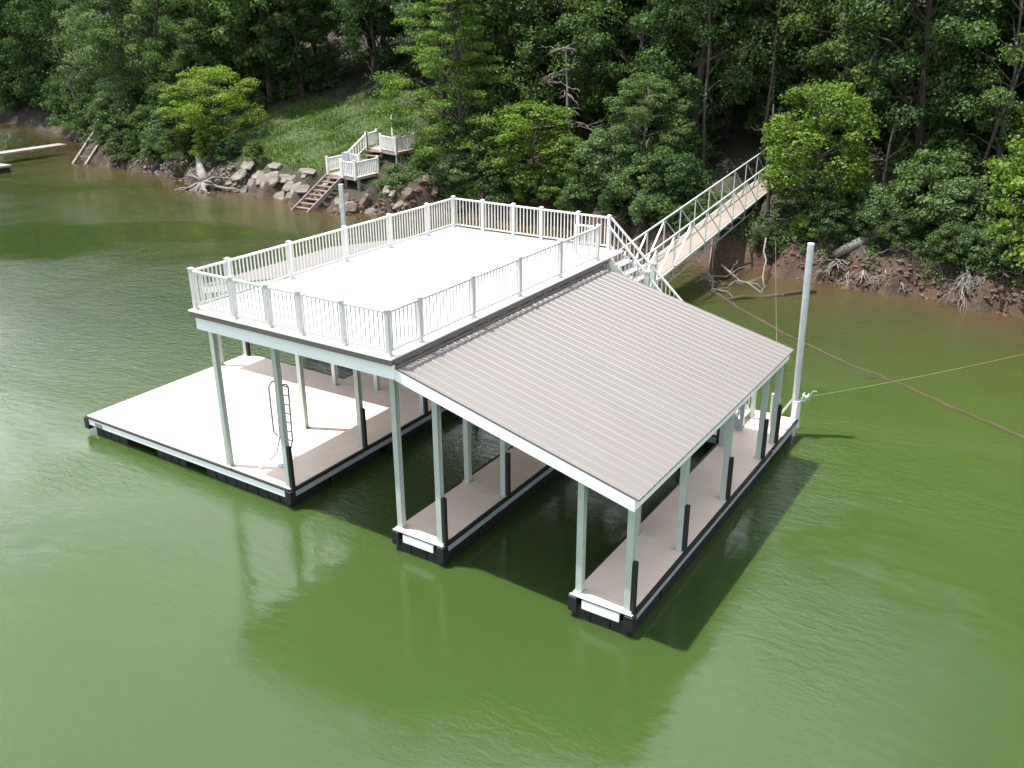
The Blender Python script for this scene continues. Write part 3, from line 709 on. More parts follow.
rubble('shore_rubble', (-31, -24), 160, 'broken red rocks under the old bank stairs', M['redrock'], .25)

# ------------------------------------------------------------------ driftwood, roots, logs
def wobble(a, b_, n, amp, seed=0):
    a, b_ = Vector(a), Vector(b_); L_ = (b_ - a).length; pts = []
    for k in range(n + 1):
        t = k / n; p = a.lerp(b_, t)
        e = math.sin(math.pi * t) if 0 < t < 1 else 0
        p += Vector((noise.noise((t * 3, seed, 0)), noise.noise((t * 3, seed, 5)), noise.noise((t * 3, seed, 9)))) * amp * L_ * (e * .6 + .4 * t)
        pts.append(p)
    return pts
def branchy(bm, p, d, L_, r, depth, rnd, spread=.6, droop=0, kids=(2, 4)):
    q = p + d * L_; pts = wobble(p, q, 5, .18, rnd.random() * 50)
    for i, w in enumerate(pts): w.z -= droop * (i / 5) ** 2 * L_
    tube(bm, pts, [r * (1 - .6 * i / 5) for i in range(6)], 6 if depth > 0 else 4)
    if depth <= 0: return
    for k in range(rnd.randint(*kids)):
        t = rnd.uniform(.35, 1); i = min(5, int(t * 5)); s = pts[i]
        nd_ = (d + Vector((rnd.uniform(-1, 1), rnd.uniform(-1, 1), rnd.uniform(-.7, .7))) * spread).normalized()
        branchy(bm, s, nd_, L_ * rnd.uniform(.45, .75), r * .45, depth - 1, rnd, spread, droop, kids)
rnd = random.Random(3)
# stump with roots, left bank
bm = B(); tube(bm, wobble((-46.5, 28.8, 1.6), (-42.8, 26.0, .5), 6, .05, 2), [.17, .2, .22, .24, .26, .30, .28], 10)
for k in range(16):
    a = rnd.uniform(0, 6.28); d = Vector((.55, -.45, -.1)).lerp(Vector((math.cos(a), math.sin(a) * .6, math.sin(a) * .5)), .75).normalized()
    branchy(bm, Vector((-42.8, 26.0, .45)), d, rnd.uniform(.7, 1.5), .12, 1, rnd, .5)
branchy(bm, Vector((-42.6, 26, .3)), Vector((.97, .1, -.02)).normalized(), 2.6, .13, 1, rnd, .3)
tag(obj('driftwood_stump', bm, M['dead'], smooth=True), 'grey uprooted stump with a tangle of roots at the water on the left bank', 'driftwood')
# big fallen trunk with splintered roots, right bank
bm = B(); tube(bm, wobble((-3.3, 26.0, 1.0), (-.1, 29.4, 2.9), 6, .04, 4), [.16, .22, .25, .25, .24, .22, .2], 10)
for k in range(12): branchy(bm, Vector((-3.2 + rnd.uniform(-.2, .5), 26.1, .8)), Vector((rnd.uniform(-.6, .9), -.6, rnd.uniform(-.5, .1))).normalized(), rnd.uniform(.6, 1.4), .045, 1, rnd, .5)
tag(obj('fallen_log', bm, M['dead'], smooth=True), 'thick grey fallen trunk lying up the right bank', 'fallen trunk')
bm = B()
for k in range(34):
    x = rnd.uniform(-2.9, -.3); branchy(bm, Vector((x, 25.8 + rnd.uniform(-.2, .5), .75)), Vector((rnd.uniform(-.8, .8), -.75, rnd.uniform(-.75, -.1))).normalized(), rnd.uniform(.5, 1.2), .03, 1, rnd, .6)
tag(obj('exposed_roots', bm, M['greywood'], smooth=True), 'tangle of brown exposed roots under the thick fallen trunk', 'roots')
bm = B(); base = Vector((1.7, 26.2, 1.25))
for k in range(12): branchy(bm, base + Vector((rnd.uniform(-.4, .4), 0, rnd.uniform(-.2, .2))), Vector((rnd.uniform(-.5, .75), -.95, rnd.uniform(-.55, -.2))).normalized(), rnd.uniform(1.1, 2.1), .04, 2, rnd, .5, .1)
tag(obj('dead_branches', bm, M['dead'], smooth=True), 'bleached white dead branches hanging into the water at the right bank', 'dead branches')
bm = B(); 
for k in range(5): branchy(bm, Vector((3.2 + rnd.uniform(-.5, .5), 26.0, 1.4)), Vector((rnd.uniform(-.4, .6), -.6, rnd.uniform(-.3, .4))).normalized(), 1.2, .03, 2, rnd, .6)
tag(obj('dead_branches', bm, M['greywood'], smooth=True), 'brown twiggy dead brush beside the bright shrub at the right edge', 'dead branches')
# long log floating in the water
lg = [(-6.91, 21.72), (-5.3, 20.1), (-2.5, 17.75), (-.11, 16.1), (1.5, 15.3), (3.5, 14.05), (5.1, 13.1), (7, 11.3)]
bm = B(); fine = []
for (xa_, ya_), (xb_, yb_) in zip(lg, lg[1:]):
    for q in range(6): fine.append((xa_ + (xb_ - xa_) * q / 6 + .09 * noise.noise((xa_ + q, ya_, 1)), ya_ + (yb_ - ya_) * q / 6 + .09 * noise.noise((xa_, ya_ + q, 4)), -.022 + .012 * noise.noise((xa_ + q * 2.3, 1, 1))))
tube(bm, fine, [.068 + .03 * noise.noise((i * .8, 3, 3)) for i in range(len(fine))], 8)
for i in (3, 9, 14, 22, 31, 36, 38): branchy(bm, Vector(fine[i]), Vector((rnd.uniform(-1, 1), rnd.uniform(-1, 1), .12)).normalized(), rnd.uniform(.25, .7), .018, 0, rnd)
tag(obj('floating_log', bm, M['wetwood'], smooth=True), 'long thin brown log floating from the branches past the tall pole to the right edge', 'log')
bm = B(); tube(bm, wobble((-6.0, 20.6, -.02), (-3.3, 23.6, .02), 5, .06, 3), [.07, .1, .11, .12, .12, .14], 8)
tag(obj('floating_log', bm, M['wetwood'], smooth=True), 'short thick half sunken log pointing to the right bank', 'log')
for j, (a, b_, r, lab) in enumerate([((-7.6, 22.9, .05), (-4.2, 22.4, .05), .05, 'pale branch lying across the sunken logs'),
        ((-8.0, 23.2, .3), (-5.4, 20.6, -.1), .045, 'bare branch leaning into the water nearest the metal roof'),
        ((-7.3, 23.7, .55), (-5.2, 22.9, 0), .05, 'crooked grey branch sticking out of the shallows'),
        ((-9.2, 27.8, 2.3), (-8.2, 24.6, -.1), .04, 'straight pale pole leaning off the bank beside the gangway'),
        ((-6.8, 27.2, 1.7), (-5.2, 23.0, 0), .05, 'curved pale branch drooping from the bank into the shallows'),
        ((-7.9, 22.4, 0), (-6.4, 24.3, .4), .035, 'small twig upright among the floating branches')]):
    bm = B(); pts = wobble(a, b_, 7, .14 if j != 3 else .02, j * 3.3); tube(bm, pts, [r * (1 - .5 * i / 7) for i in range(8)], 6)
    if j in (1, 2, 0):
        for q in (2, 3, 4, 5): branchy(bm, pts[q], Vector((rnd.uniform(-1, 1), rnd.uniform(-1, 1), rnd.uniform(0, .5))).normalized(), .7, r * .5, 0, rnd)
    tag(obj('fallen_branch', bm, M['dead'], smooth=True), lab, 'branch', 'fallen branches in the shallows')

# ------------------------------------------------------------------ trees
def leaf_cloud(centres, radii, per, size, flat=.75, up=.35, hollow=.55):
    """leaf quads spread through ellipsoidal clumps; returns V, F arrays"""
    Vs = []; Fs = []; o = 0
    cs = np.repeat(centres, per, 0); rs = np.repeat(radii, per)
    n = len(cs); d = rng.normal(size=(n, 3)); d /= np.linalg.norm(d, axis=1)[:, None]
    rr = hollow + (1 - hollow) * rng.random(n) ** .6
    rr *= 1 + .22 * rng.normal(size=n) * .6
    pos = cs + d * (rs * rr)[:, None] * np.array([1, 1, flat])
    gap = np.sin(pos[:, 0] * 3.1 + 1.3 * np.sin(pos[:, 2] * 2.3)) + np.sin(pos[:, 1] * 2.7 + pos[:, 0]) + np.sin(pos[:, 2] * 4.3 + 2 * np.sin(pos[:, 1] * 1.9))
    keep = (gap + .5 * rng.normal(size=n)) > -.75
    pos, d = pos[keep], d[keep]; n = len(pos)
    nrm = d * .7 + rng.normal(size=(n, 3)) * .55 + np.array([0, 0, up]); nrm /= np.linalg.norm(nrm, axis=1)[:, None]
    a = np.cross(nrm, rng.normal(size=(n, 3))); a /= np.linalg.norm(a, axis=1)[:, None]; b_ = np.cross(nrm, a)
    s = size * rng.uniform(.55, 1.35, n)[:, None]
    k1 = rng.uniform(.5, .8, n)[:, None]
    V = np.stack([pos - a * s, pos + b_ * s * k1 + nrm * s * .15, pos + a * s, pos - b_ * s * k1 + nrm * s * .15], 1).reshape(-1, 3)
    F = np.arange(n * 4).reshape(n, 4)
    return V, F
def tree_proto(kind, seed, H, crown_r, z_base, nclump, per, size, leaf, bark='bark', trunk_r=.2, flat=.75, clump=(.7, 1.3)):
    r_ = random.Random(seed); bm = B()
    lean = Vector((r_.uniform(-.06, .06), r_.uniform(-.08, .02), 1)); tp = [Vector((0, 0, -.6))]
    for i in range(1, 8):
        t = i / 7; tp.append(Vector((lean.x * H * t + .15 * noise.noise((t * 3, seed, 0)) * H * .2, lean.y * H * t + .15 * noise.noise((t * 3, seed, 7)) * H * .2, H * .93 * t)))
    tube(bm, tp, [trunk_r * (1.25 if i == 0 else 1) * (1 - .86 * i / 7) for i in range(8)], 9)
    C, Rr = [], []
    for k in range(nclump):
        t = (k + r_.random()) / nclump; zz = z_base + (H - z_base) * t
        if kind == 'conifer': env = crown_r * (1 - t) ** .75 + .25
        elif kind == 'bush': env = crown_r * math.sqrt(max(.05, 1 - (t * 1.05) ** 2))
        else: env = crown_r * math.sin(math.pi * (.14 + .80 * t)) ** .7
        a = k * 2.39996 + r_.uniform(-.5, .5); rad = env * (r_.uniform(.35, 1.0) ** .6)
        i = min(6, int(zz / (H * .93) * 7)); f = zz / (H * .93) * 7 - i; tc = tp[max(i, 0)].lerp(tp[min(i + 1, 7)], min(1, max(0, f)))
        c = Vector((tc.x + math.cos(a) * rad, tc.y + math.sin(a) * rad, zz))
        C.append(c); Rr.append(r_.uniform(*clump) * (1 if kind != 'conifer' else (1.15 - .6 * t)))
        st = tp[min(i, 7)] + Vector((0, 0, -.25 * rad)); 
        if st.z < .2: st.z = .2
        pts = [st, st.lerp(c, .5) + Vector((0, 0, .12 * rad)), c]
        if k % 2 == 0 or kind == 'conifer': tube(bm, pts, [trunk_r * .30 * (1 - .5 * t), trunk_r * .18, .015], 5, cap=False)
    trunk = bm
    V, F = leaf_cloud(np.array([list(c) for c in C]), np.array(Rr), per, size, flat, .35, .45 if kind != 'conifer' else .15)
    return trunk, V, F, L[leaf], M[bark]
PROTO = {}
specs = {
 'oak_a':   ('broad', 11, 13.5, 4.2, 2.2, 64, 620, .088, 'mid', 'bark', .24, .62, (.5, 1.25)),
 'oak_b':   ('broad', 23, 16.0, 4.0, 3.0, 74, 620, .09, 'dark', 'bark', .27, .65, (.55, 1.3)),
 'tulip':   ('broad', 37, 15.0, 3.6, 2.5, 70, 620, .09, 'light', 'pale_bark', .22, .6, (.6, 1.15)),
 'grey':    ('broad', 41, 11.0, 3.6, 2.0, 60, 600, .08, 'grey', 'pale_bark', .18, .6, (.55, 1.05)),
 'pine':    ('conifer', 51, 12.5, 3.0, 1.2, 70, 520, .066, 'pine', 'bark', .17, .26, (.7, 1.15)),
 'sapling': ('broad', 61, 5.2, 1.9, .7, 70, 400, .055, 'pine', 'bark', .07, .7, (.28, .66)),
 'lime':    ('broad', 67, 6.2, 3.2, 1.0, 70, 420, .06, 'lime', 'bark', .09, .62, (.35, .85)),
 'bush':    ('bush', 71, 2.6, 1.7, .3, 44, 360, .06, 'mid', 'bark', .05, .5, (.25, .62)),
 'limebush':('bush', 73, 3.4, 1.8, .3, 50, 340, .052, 'lime', 'bark', .05, .45, (.28, .6)),
}
for k, v in specs.items():
    tb, V, F, lm, bk = tree_proto(*v)
    bmesh.ops.recalc_face_normals(tb, faces=tb.faces); me = bpy.data.meshes.new('trunk'); tb.to_mesh(me); tb.free(); me.shade_smooth(); me.materials.append(bk)
    oc = np_mesh('crown', V, F, lm); mc = oc.data; bpy.data.objects.remove(oc)
    PROTO[k] = (me, mc, V, F)
def place_tree(kind, x, y, s=1, rz=None, label='', name='tree', cat='tree', lean=(0, 0), leaf=None, sz=None, group=None, z=None):
    me, mc, _, _ = PROTO[kind]
    t = empty(name, (x, y, (hill(x, y) if z is None else z) - .05)); t.rotation_euler = (R(lean[0]), R(lean[1]), random.uniform(0, 6.28) if rz is None else rz)
    t.scale = (s, s, sz or s); tag(t, label, cat, group)
    a = bpy.data.objects.new('trunk', me); b_ = bpy.data.objects.new('crown', mc)
    for o in (a, b_): col.objects.link(o); o.parent = t
    if leaf:
        b_.material_slots[0].link = 'OBJECT'; b_.material_slots[0].material = L[leaf]
    return t
TREES = [
 ('oak_b', -80.5, 43.0, 1.45, 'big dark tree at the top left corner behind the neighbouring dock', None, 1),
 ('oak_a', -88, 45, 1.5, 'mid green tree furthest left along the far shore', None, 1),
 ('oak_b', -97, 46, 1.55, 'dark tree on the far shore beyond the left edge of the inlet', None, 1),
 ('oak_a', -42.5, 42.5, .85, 'mid green tree standing behind the middle of the grass clearing', 'dark', .9),
 ('oak_b', -35.0, 44.0, .8, 'dark tree behind the right half of the grass clearing', None, .9),
 ('oak_a', -47.5, 40.0, .8, 'mid green tree at the left side of the grass clearing', 'dark', .9),
 ('oak_a', -22.0, 36.5, 1.0, 'mid green broad tree between the pines and the bare dead tree', None, 1),
 ('grey', -7.6, 36.8, .95, 'grey green tree directly behind the top of the gangway', 'mid', 1),
 ('grey', -84, 42.6, .9, 'grey green tree low over the water of the far inlet', 'dark', 1),
 # kind, x, y, scale, label, leaf, zscale
 ('tulip', -66.5, 35.5, 1.0, 'pale green tree with a leaning trunk above the wooden ladder rails', None, .9),
 ('oak_b', -74, 40, 1.25, 'very dark tree at the left edge behind the neighbouring dock', None, 1),
 ('lime', -69.5, 36.5, 1.0, 'low yellow green tree at the left edge above the neighbouring walkway', 'mid', .9),
 ('grey', -60.0, 33.8, 1.05, 'grey green tree hanging over the red bank right of the ladder rails', None, 1),
 ('oak_a', -56.5, 33.8, 1.0, 'rounded mid green tree between the ladder rails and the grey stump', None, .9),
 ('grey', -52.6, 32.6, .8, 'small grey green tree behind the rubble left of the grey stump', 'mid', .9),
 ('lime', -46.6, 30.6, 1.15, 'yellow green spreading tree above the grey stump', None, .68),
 ('oak_a', -50.6, 39.5, 1.15, 'tall mid green tree behind the yellow green spreading tree', None, 1),
 ('oak_b', -44.5, 46, 1.0, 'dark tree at the top left of the grass clearing', None, 1),
 ('oak_b', -37.5, 47.5, 1.0, 'dark tree at the top of the grass clearing', None, 1),
 ('grey', -34.2, 41.5, 1.1, 'grey green tree leaning over the top right of the grass clearing', None, 1),
 ('pine', -28.8, 32.8, 1.2, 'feathery light green pine just above the bank stairs', None, 1),
 ('pine', -25.8, 31.0, .95, 'feathery pine in front of the woods right of the bank stairs', None, 1),
 ('oak_b', -25.5, 38, 1.0, 'tall dark tree behind the feathery pines', None, 1),
 ('sapling', -20.6, 30.4, 1.5, 'round bright lime green small tree over the railing of the upper deck', 'lime', .58),
 ('oak_a', -17.2, 35.5, 1.0, 'mid green tree right of the bare dead tree', None, 1),
 ('pine', -18.2, 38.5, 1.2, 'tall layered pine behind the bare dead tree', 'mid', 1),
 ('oak_b', -13.0, 34.0, .95, 'dark spreading tree left of the gangway', None, 1),
 ('tulip', -14.6, 31.5, .62, 'low pale leafed tree close to the shore left of the gangway', 'mid', .6),
 ('tulip', -10.8, 38.0, 1.05, 'pale leafed tall tree over the top end of the gangway', None, 1),
 ('sapling', -5.3, 28.7, 1.35, 'bright green feathery tree in front of the top end of the gangway', 'lime', .80),
 ('oak_a', -4.6, 34.5, 1.05, 'mid green tree right behind the feathery tree by the gangway', None, 1),
 ('oak_b', -1.6, 32.6, .9, 'dark tree above the thick fallen trunk', None, 1),
 ('tulip', .2, 37.0, 1.0, 'pale green tall tree upper right behind the dark tree', None, 1),
 ('grey', 1.6, 31.5, .9, 'grey green tree above the bleached dead branches', 'mid', 1),
 ('pine', 5.2, 30.2, 1.0, 'layered light green pine at the right edge', None, 1),
 ('oak_a', 6.5, 35.5, 1.1, 'mid green tree behind the pine at the right edge', None, 1),
]
for i, (kd, x, y, s, lab, lf_, zs) in enumerate(TREES):
    nm = 'pine_tree' if kd == 'pine' else ('small_tree' if kd in ('sapling', 'lime') else 'tree')
    place_tree(kd, x, y, s, label=lab, name=nm, leaf=lf_, group='trees along the wooded shore', sz=s * zs, lean=(random.uniform(0, 5), random.uniform(-3, 3)))
BUSHES = [
 ('limebush', 4.75, 26.3, 1.75, 'bright yellow green shrub overhanging the water at the right edge', None),
 ('bush', .9, 27.8, 1.0, 'leafy shrub between the thick fallen trunk and the bleached branches', 'light'),
 ('bush', -.9, 26.9, .55, 'small low shrub growing against the thick fallen trunk', None),
 ('bush', 3.2, 28.6, 1.1, 'dark shrub above the twiggy brush at the right edge', 'dark'),
 ('bush', -6.3, 26.7, .45, 'small shrub on the red bank right of the gangway', None),
 ('bush', -11.4, 28.4, .95, 'dark leafy shrub left of the gangway at the bank', 'dark'),
 ('bush', -12.8, 28.8, 1.1, 'mid green shrub near the shore left of the gangway', None),
 ('bush', -16.0, 29.9, 1.2, 'leafy shrub right of the round lime green tree', 'light'),
 ('limebush', -18.4, 30.2, .9, 'yellow green shrub beside the round lime green tree', 'pine'),
 ('bush', -23.4, 30.4, 1.2, 'mid green shrub left of the round lime green tree', None),
 ('bush', -25.2, 29.2, .8, 'small shrub on the rocks right of the bank stairs', 'light'),
 ('bush', -27.4, 29.6, .65, 'low shrub beside the upper stair platform', 'pine'),
 ('bush', -43.4, 28.9, .6, 'low dark shrub behind the grey stump', 'dark'),
 ('bush', -46.4, 30.0, .9, 'dark shrub under the yellow green spreading tree', 'dark'),
 ('bush', -50.0, 30.0, 1.0, 'dark shrub on the red bank left of the grey stump', 'dark'),
 ('bush', -53.2, 30.3, 1.1, 'mid green shrub hanging over the rubble on the left bank', None),
 ('bush', -57.2, 30.4, 1.3, 'leafy shrub right of the ladder rails on the left bank', 'light'),
 ('bush', -64.0, 33.6, 1.3, 'dark shrub behind the ladder rails', 'dark'),
 ('bush', -71.0, 37.8, 1.8, 'dark shrub at the left edge behind the neighbouring walkway', 'dark'),
 ('bush', -72.6, 37.6, 1.7, 'dark shrub over the water left of the ladder rails', 'dark'),
 ('bush', -88.5, 42.2, 2.3, 'dark rounded shrub on the far shore past the broad dark shrub', 'dark'),
 ('bush', -95.0, 42.6, 2.4, 'outermost dark shrub on the far shore of the inlet', 'dark'),
 ('bush', -67.4, 35.2, 1.2, 'mid green shrub behind the end of the neighbouring walkway', None),
 ('bush', -21.8, 29.5, .9, 'dark low shrub on the bank behind the railing corner', 'dark'),
 ('bush', -14.4, 28.5, .8, 'small dark shrub low on the bank left of the gangway', 'dark'),
 ('bush', -5.0, 29.3, .8, 'mid green shrub at the foot of the feathery tree by the gangway', None),
 ('bush', 2.0, 26.4, .62, 'small leafy shrub right above the bleached dead branches', 'light'),
 ('bush', -.2, 28.6, 1.2, 'broad leafy shrub behind the thick fallen trunk', 'mid'),
 ('bush', 4.6, 27.6, 1.3, 'broad green shrub behind the bright shrub at the right edge', 'mid'),
 ('bush', -2.2, 27.6, .8, 'leafy shrub just above the root end of the thick fallen trunk', 'light'),
 ('bush', -4.6, 26.7, .5, 'low shrub on the broken rocks right of the gangway', 'pine'),
 ('bush', -12.4, 27.6, .7, 'low shrub at the water left of the gangway', 'light'),
 ('bush', -19.8, 29.2, .8, 'low shrub at the water under the round lime green tree', 'pine'),
 ('bush', -17.3, 29.0, .75, 'low shrub at the water right of the round lime green tree', None),
 ('bush', -24.2, 28.9, .6, 'low shrub at the water left of the railing corner', 'pine'),
 ('bush', -48.2, 28.6, .8, 'low shrub overhanging the rubble left of the grey stump', None),
 ('bush', -51.6, 29.3, .8, 'leafy shrub overhanging the middle of the rubble on the left bank', 'light'),
 ('bush', -55.2, 29.4, .8, 'low shrub overhanging the rubble near the ladder rails', None),
 ('limebush', -45.0, 28.8, .75, 'yellow green shrub just behind the grey stump', 'lime'),
 ('bush', 1.0, 26.2, .6, 'low leafy shrub hanging over the rubble left of the bleached dead branches', None),
 ('bush', 3.0, 26.0, .7, 'low shrub hanging over the bank right of the bleached dead branches', 'light'),
 ('bush', -3.9, 27.0, .7, 'low dark shrub on the bank straight behind the tall pole', 'dark'),
 ('bush', -9.6, 26.9, .6, 'low shrub on the red bank just left of the gangway', None),
 ('bush', -77.0, 40.5, 1.9, 'dark shrub over the water of the far inlet', 'dark'),
 ('bush', -83.0, 42.0, 1.9, 'broad dark shrub furthest left over the water', 'dark'),
 ('bush', -60.5, 31.6, .8, 'small shrub directly above the top of the ladder rails', 'dark'),
 ('bush', -40.6, 28.6, .45, 'tiny shrub between the grey stump and the rock slabs', 'grass'),
 ('bush', -3.4, 28.6, .8, 'small shrub behind the broken rocks on the right bank', 'dark'),
]
for kd, x, y, s, lab, lf_ in BUSHES: place_tree(kd, x, y, s, label=lab, name='shrub', cat='shrub', leaf=lf_, group='shrubs along the bank')

# bare dead tree
def dead_tree(x, y, H, label, seed, rot=0):
    r_ = random.Random(seed); z = hill(x, y); bm = B(); pts = wobble((0, 0, -.3), (-.5, 0, H), 7, .07, seed); tube(bm, pts, [.13 * (1 - .8 * i / 7) for i in range(8)], 7)
    t = empty('dead_tree', (x, y, z)); tag(t, label, 'dead tree'); obj('trunk', bm, M['dead'], t, smooth=True)
    bm = B()
    for i in range(3, 8):
        for k in range(4): 
            a = r_.uniform(0, 6.28); branchy(bm, pts[i] - Vector((0, 0, r_.uniform(0, .4))), Vector((math.cos(a), .5 * math.sin(a) - .3, r_.uniform(-.1, .35))).normalized(), r_.uniform(1.1, 2.3) * (1.2 - .1 * i), .045, 2, r_, .55, .25, (2, 3))
    obj('branches', bm, M['dead'], t, smooth=True)
dead_tree(-19.6, 32.6, 6.6, 'bare grey dead tree with drooping branches behind the lime green tree', 5)
# slender bare trunks seen between the crowns
for j, (x, y, H, ln, lab) in enumerate([(.9, 30.0, 7, (3, 10), 'slender pale trunk leaning right above the thick fallen trunk'), (-11.6, 31.8, 9, (0, -2), 'slim dark trunk rising left of the gangway'),
        (-9.2, 33.4, 9, (0, 2), 'slim dark trunk rising behind the gangway rail'), (-2.4, 28.6, 4, (0, 3), 'thin grey trunk behind the thick fallen trunk'), (-7.0, 28.4, 5, (-4, -4), 'thin grey trunk on the bank right of the gangway'), (-63.8, 32.4, 8, (0, -22), 'leaning grey trunk above the ladder rails on the left bank')]):
    bm = B(); pts = wobble((0, 0, -.4), (0, 0, H), 7, .03, j * 5.5); tube(bm, pts, [.10 * (1 - .6 * i / 7) for i in range(8)], 7)
    for q in (4, 5, 6, 7): branchy(bm, pts[q], Vector((rnd.uniform(-1, 1), rnd.uniform(-1, 1), .6)).normalized(), 1.2, .03, 1, rnd, .6)
    o = obj('bare_trunk', bm, M['bark'], smooth=True); o.location = (x, y, hill(x, y)); o.rotation_euler = (R(ln[0]), R(ln[1]), 0); tag(o, lab, 'tree trunk', 'slender trunks between the crowns')

# woodland behind: one mass that nobody could count
def woodland():
    Vt, Ft, off = [], [], 0; spots = []
    r_ = random.Random(9)
    for row, (dy, step) in enumerate(((12, 5.0), (19, 5.4), (27, 6.2), (37, 7.5))):
        x = -178 + row * 2
        while x < 46 + row * 3:
            px_ = x + r_.uniform(-1.4, 1.4); py_ = float(shore(px_)) + dy + r_.uniform(-2, 2)
            if not (-46 < px_ + (py_ - 33) * .3 < -30 and py_ < 44): spots.append((px_, py_, row))
            x += step
    trunks = B()
    for (x, y, row) in spots:
        kd = r_.choice(['oak_b', 'oak_a', 'oak_b', 'tulip', 'grey']); V = PROTO[kd][2].reshape(-1, 4, 3)
        keep = rng.random(len(V)) < (.30 if row < 2 else .2); V = V[keep]; c = V.mean(1, keepdims=True); V = c + (V - c) * (1.9 if row < 2 else 2.4)
        a = r_.uniform(0, 6.28); s = r_.uniform(.95, 1.3) * (1.35 if x < -72 else 1); ca, sa = math.cos(a), math.sin(a)
        W_ = V.copy(); W_[..., 0] = (V[..., 0] * ca - V[..., 1] * sa) * s + x; W_[..., 1] = (V[..., 0] * sa + V[..., 1] * ca) * s + y; W_[..., 2] = V[..., 2] * s + hill(x, y)
        Vt.append(W_.reshape(-1, 3)); Ft.append(np.arange(len(W_) * 4).reshape(-1, 4) + off); off += len(W_) * 4
        if row < 2:
            z = hill(x, y); tube(trunks, [(x, y, z - .5), (x + r_.uniform(-.4, .4), y, z + 5), (x + r_.uniform(-.8, .8), y, z + 12)], [.24, .18, .08], 7)
    # low undergrowth between the trunks
    for k in range(150):
        x = r_.uniform(-85, 16); y = float(shore(x)) + r_.uniform(2.2, 16)
        cx = (x + 39.5 + (y - 33) * .30) / 8.2; cy = (y - 33.2) / 8.2
        if cx * cx + cy * cy < 1.15 or (-10.8 < x < -5.8 and y < 36): continue
        V = PROTO['bush'][2].reshape(-1, 4, 3); V = V[rng.random(len(V)) < .4]; c = V.mean(1, keepdims=True); V = c + (V - c) * 1.5; s = r_.uniform(.5, 1.3)
        W_ = V * s + np.array([x, y, hill(x, y) - .1]); Vt.append(W_.reshape(-1, 3)); Ft.append(np.arange(len(W_) * 4).reshape(-1, 4) + off); off += len(W_) * 4
    V = np.concatenate(Vt); F = np.concatenate(Ft)
    me = bpy.data.meshes.new('tmp'); trunks.to_mesh(me); nv = len(me.vertices); tv = np.zeros(nv * 3, np.float32); me.vertices.foreach_get('co', tv)
    tf = [list(p.vertices) for p in me.polygons if len(p.vertices) == 4]
    n0 = len(V); nF = len(F); V = np.concatenate([V, tv.reshape(-1, 3)]); F = np.concatenate([F, np.array(tf) + n0])
    o = np_mesh('woodland', V, F, L['mid']); o.data.materials.append(M['bark'])
    mi = np.zeros(len(F), np.int32); mi[nF:] = 1; o.data.polygons.foreach_set('material_index', mi)
    tag(o, 'dense dark green woods covering the hill behind the front trees', 'woods', None, 'stuff')
woodland()

# low brush and ferns hugging the bank
def brush():
    r_ = random.Random(31); C = []; Rr = []; tw = B()
    for k in range(1300):
        x = r_.uniform(-64, 7); d = .7 + abs(r_.gauss(0, 2.4)); y = float(shore(x)) + d
        if -46 < x < -32.5 and d < 2.4 or -34.2 < x < -30 or (abs(x + 8.2) < 1.5 and d > 3): continue
        cx = (x + 39.5 + (y - 33) * .30) / 7.6; cy = (y - 33.2) / 7.4
        if cx * cx + cy * cy < 1: continue
        C.append((x, y, hill(x, y) + r_.uniform(0, .25))); Rr.append(r_.uniform(.15, .55))
        if k % 6 == 0:
            for q in range(3): tube(tw, wobble((x, y, hill(x, y) - .05), (x + r_.uniform(-.9, .9), y - r_.uniform(-.3, .9), hill(x, y) + r_.uniform(-.1, .8)), 4, .15, k + q), [.02, .016, .012, .009, .005], 4)
    V, F = leaf_cloud(np.array(C), np.array(Rr), 80, .058, .6, .5, .2)
    tag(np_mesh('undergrowth', V, F, L['mid']), 'low ferns and leafy brush hugging the bank along the water', 'undergrowth', None, 'stuff')
    tag(obj('dead_twigs', tw, M['greywood']), 'fallen twigs and thin dead sticks scattered on the bank', 'twigs', None, 'stuff')
brush()

# grass on the clearing
def grass():
    n = 60000; x = rng.uniform(-50, -24, n); y = rng.uniform(26, 45, n)
    cx = (x + 39.5 + (y - 33) * .30) / 7.6; cy = (y - 33.2) / 7.4; m = (cx * cx + cy * cy < 1.15 + .25 * rng.normal(size=n)) & (y - shore(x) > 1.9)
    x, y = x[m], y[m]; n = len(x); z = np.array([hill(a, b_) for a, b_ in zip(x, y)])
    a = rng.uniform(0, 6.28, n); h = rng.uniform(.06, .20, n) * (1 + .6 * np.sin(x * .9) * np.sin(y * 1.3)); w = .035
    dx, dy = np.cos(a), np.sin(a); l = rng.normal(size=(n, 2)) * .1
    V = np.stack([np.stack([x - dx * w, y - dy * w, z - .02], 1), np.stack([x + dx * w, y + dy * w, z - .02], 1), np.stack([x + l[:, 0], y + l[:, 1], z + h], 1)], 1).reshape(-1, 3)
    o = np_mesh('grass', V, np.arange(n * 3).reshape(n, 3), L['grass']); tag(o, 'short sunlit green grass on the slope behind the rock slabs', 'grass', None, 'stuff')
grass()

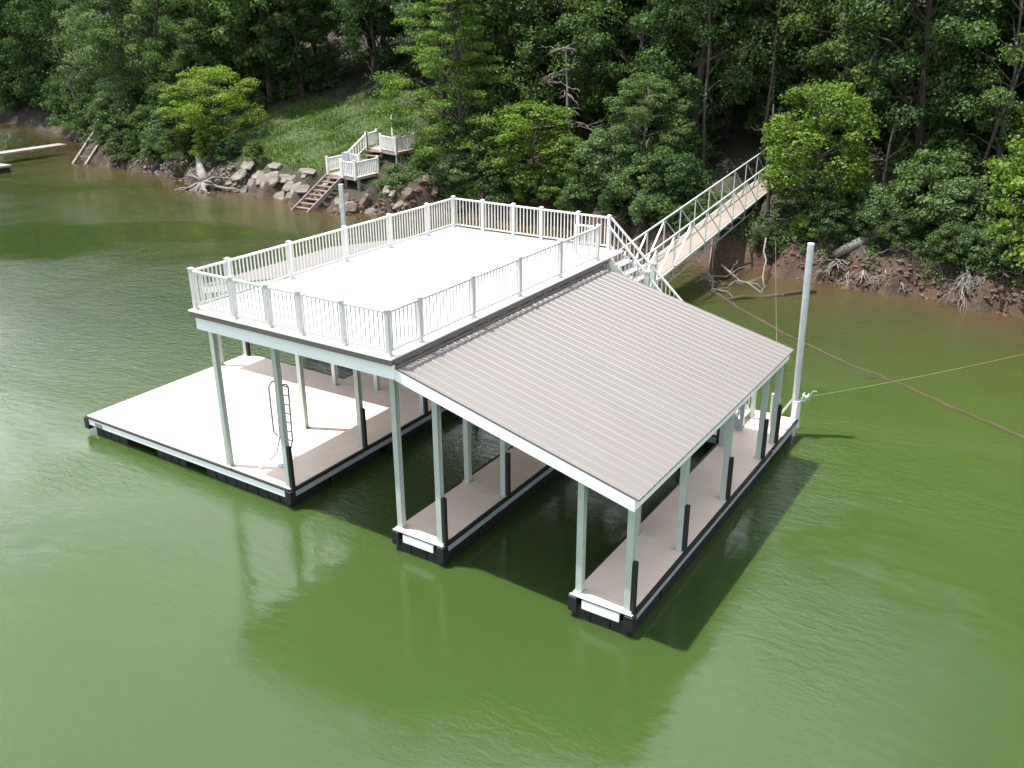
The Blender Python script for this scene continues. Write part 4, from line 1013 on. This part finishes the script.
# ------------------------------------------------------------------ light, sky, camera
to_sun = Vector((-1.15, -.55, 3.9)).normalized()
sd = bpy.data.lights.new('sun', 'SUN'); sd.energy = 5.0; sd.angle = R(.55); sd.color = (1, .95, .88)
so = bpy.data.objects.new('sun', sd); col.objects.link(so); so.rotation_euler = to_sun.to_track_quat('Z', 'Y').to_euler()
w = bpy.data.worlds.new('World'); scene.world = w; w.use_nodes = True; nt = w.node_tree
bg = nt.nodes['Background']; sky = nt.nodes.new('ShaderNodeTexSky'); sky.sky_type = 'NISHITA'; sky.sun_disc = False
sky.sun_elevation = math.asin(to_sun.z); sky.sun_rotation = math.atan2(to_sun.x, to_sun.y); sky.air_density = 1.0; sky.dust_density = 1.0; sky.ozone_density = 1.0
tc = nt.nodes.new('ShaderNodeTexCoord'); mp = nt.nodes.new('ShaderNodeMapping'); mp.inputs['Scale'].default_value = (1, 1, 1.8); nt.links.new(tc.outputs['Generated'], mp.inputs[0])
cl = noise_tex(nt, mp.outputs[0], 2.1, 6, .55, .3)
cm = ramp(nt, cl, [(.43, (0, 0, 0)), (.60, (1, 1, 1))])
dn = nt.nodes.new('ShaderNodeVectorMath'); dn.operation = 'NORMALIZE'; nt.links.new(tc.outputs['Generated'], dn.inputs[0])
dp = nt.nodes.new('ShaderNodeVectorMath'); dp.operation = 'DOT_PRODUCT'; nt.links.new(dn.outputs[0], dp.inputs[0]); dp.inputs[1].default_value = (-.56, .50, .66)
bank = math_n(nt, 'MULTIPLY', math_n(nt, 'SUBTRACT', dp.outputs['Value'], .74), 4.0, True)  # unseen bright cloud on the left, added to lighten the water's reflections
cm = math_n(nt, 'ADD', math_n(nt, 'MULTIPLY', cm, .8), math_n(nt, 'MULTIPLY', bank, math_n(nt, 'ADD', cl, .35)), False)
cm = math_n(nt, 'MINIMUM', cm, 1.25)
c = mixc(nt, cm, sky.outputs[0], (28.0, 29.0, 30.0)); nt.links.new(c, bg.inputs['Color']); bg.inputs['Strength'].default_value = .055
cam = bpy.data.cameras.new('camera'); co = bpy.data.objects.new('camera', cam); col.objects.link(co); scene.camera = co
co.location = (5.5784531, -12.50217586, 10.54867331); co.rotation_euler = (R(67.6088505), R(.2583164), R(32.83586532))
cam.sensor_width = 36; cam.lens = 908.52095413 * 36 / 1024; cam.clip_end = 2000; cam.clip_start = .1
scene.view_settings.view_transform = 'Standard'; scene.view_settings.look = 'None'; scene.view_settings.exposure = 1.25; scene.view_settings.gamma = 1
scene.cycles.max_bounces = 6; scene.cycles.transparent_max_bounces = 4
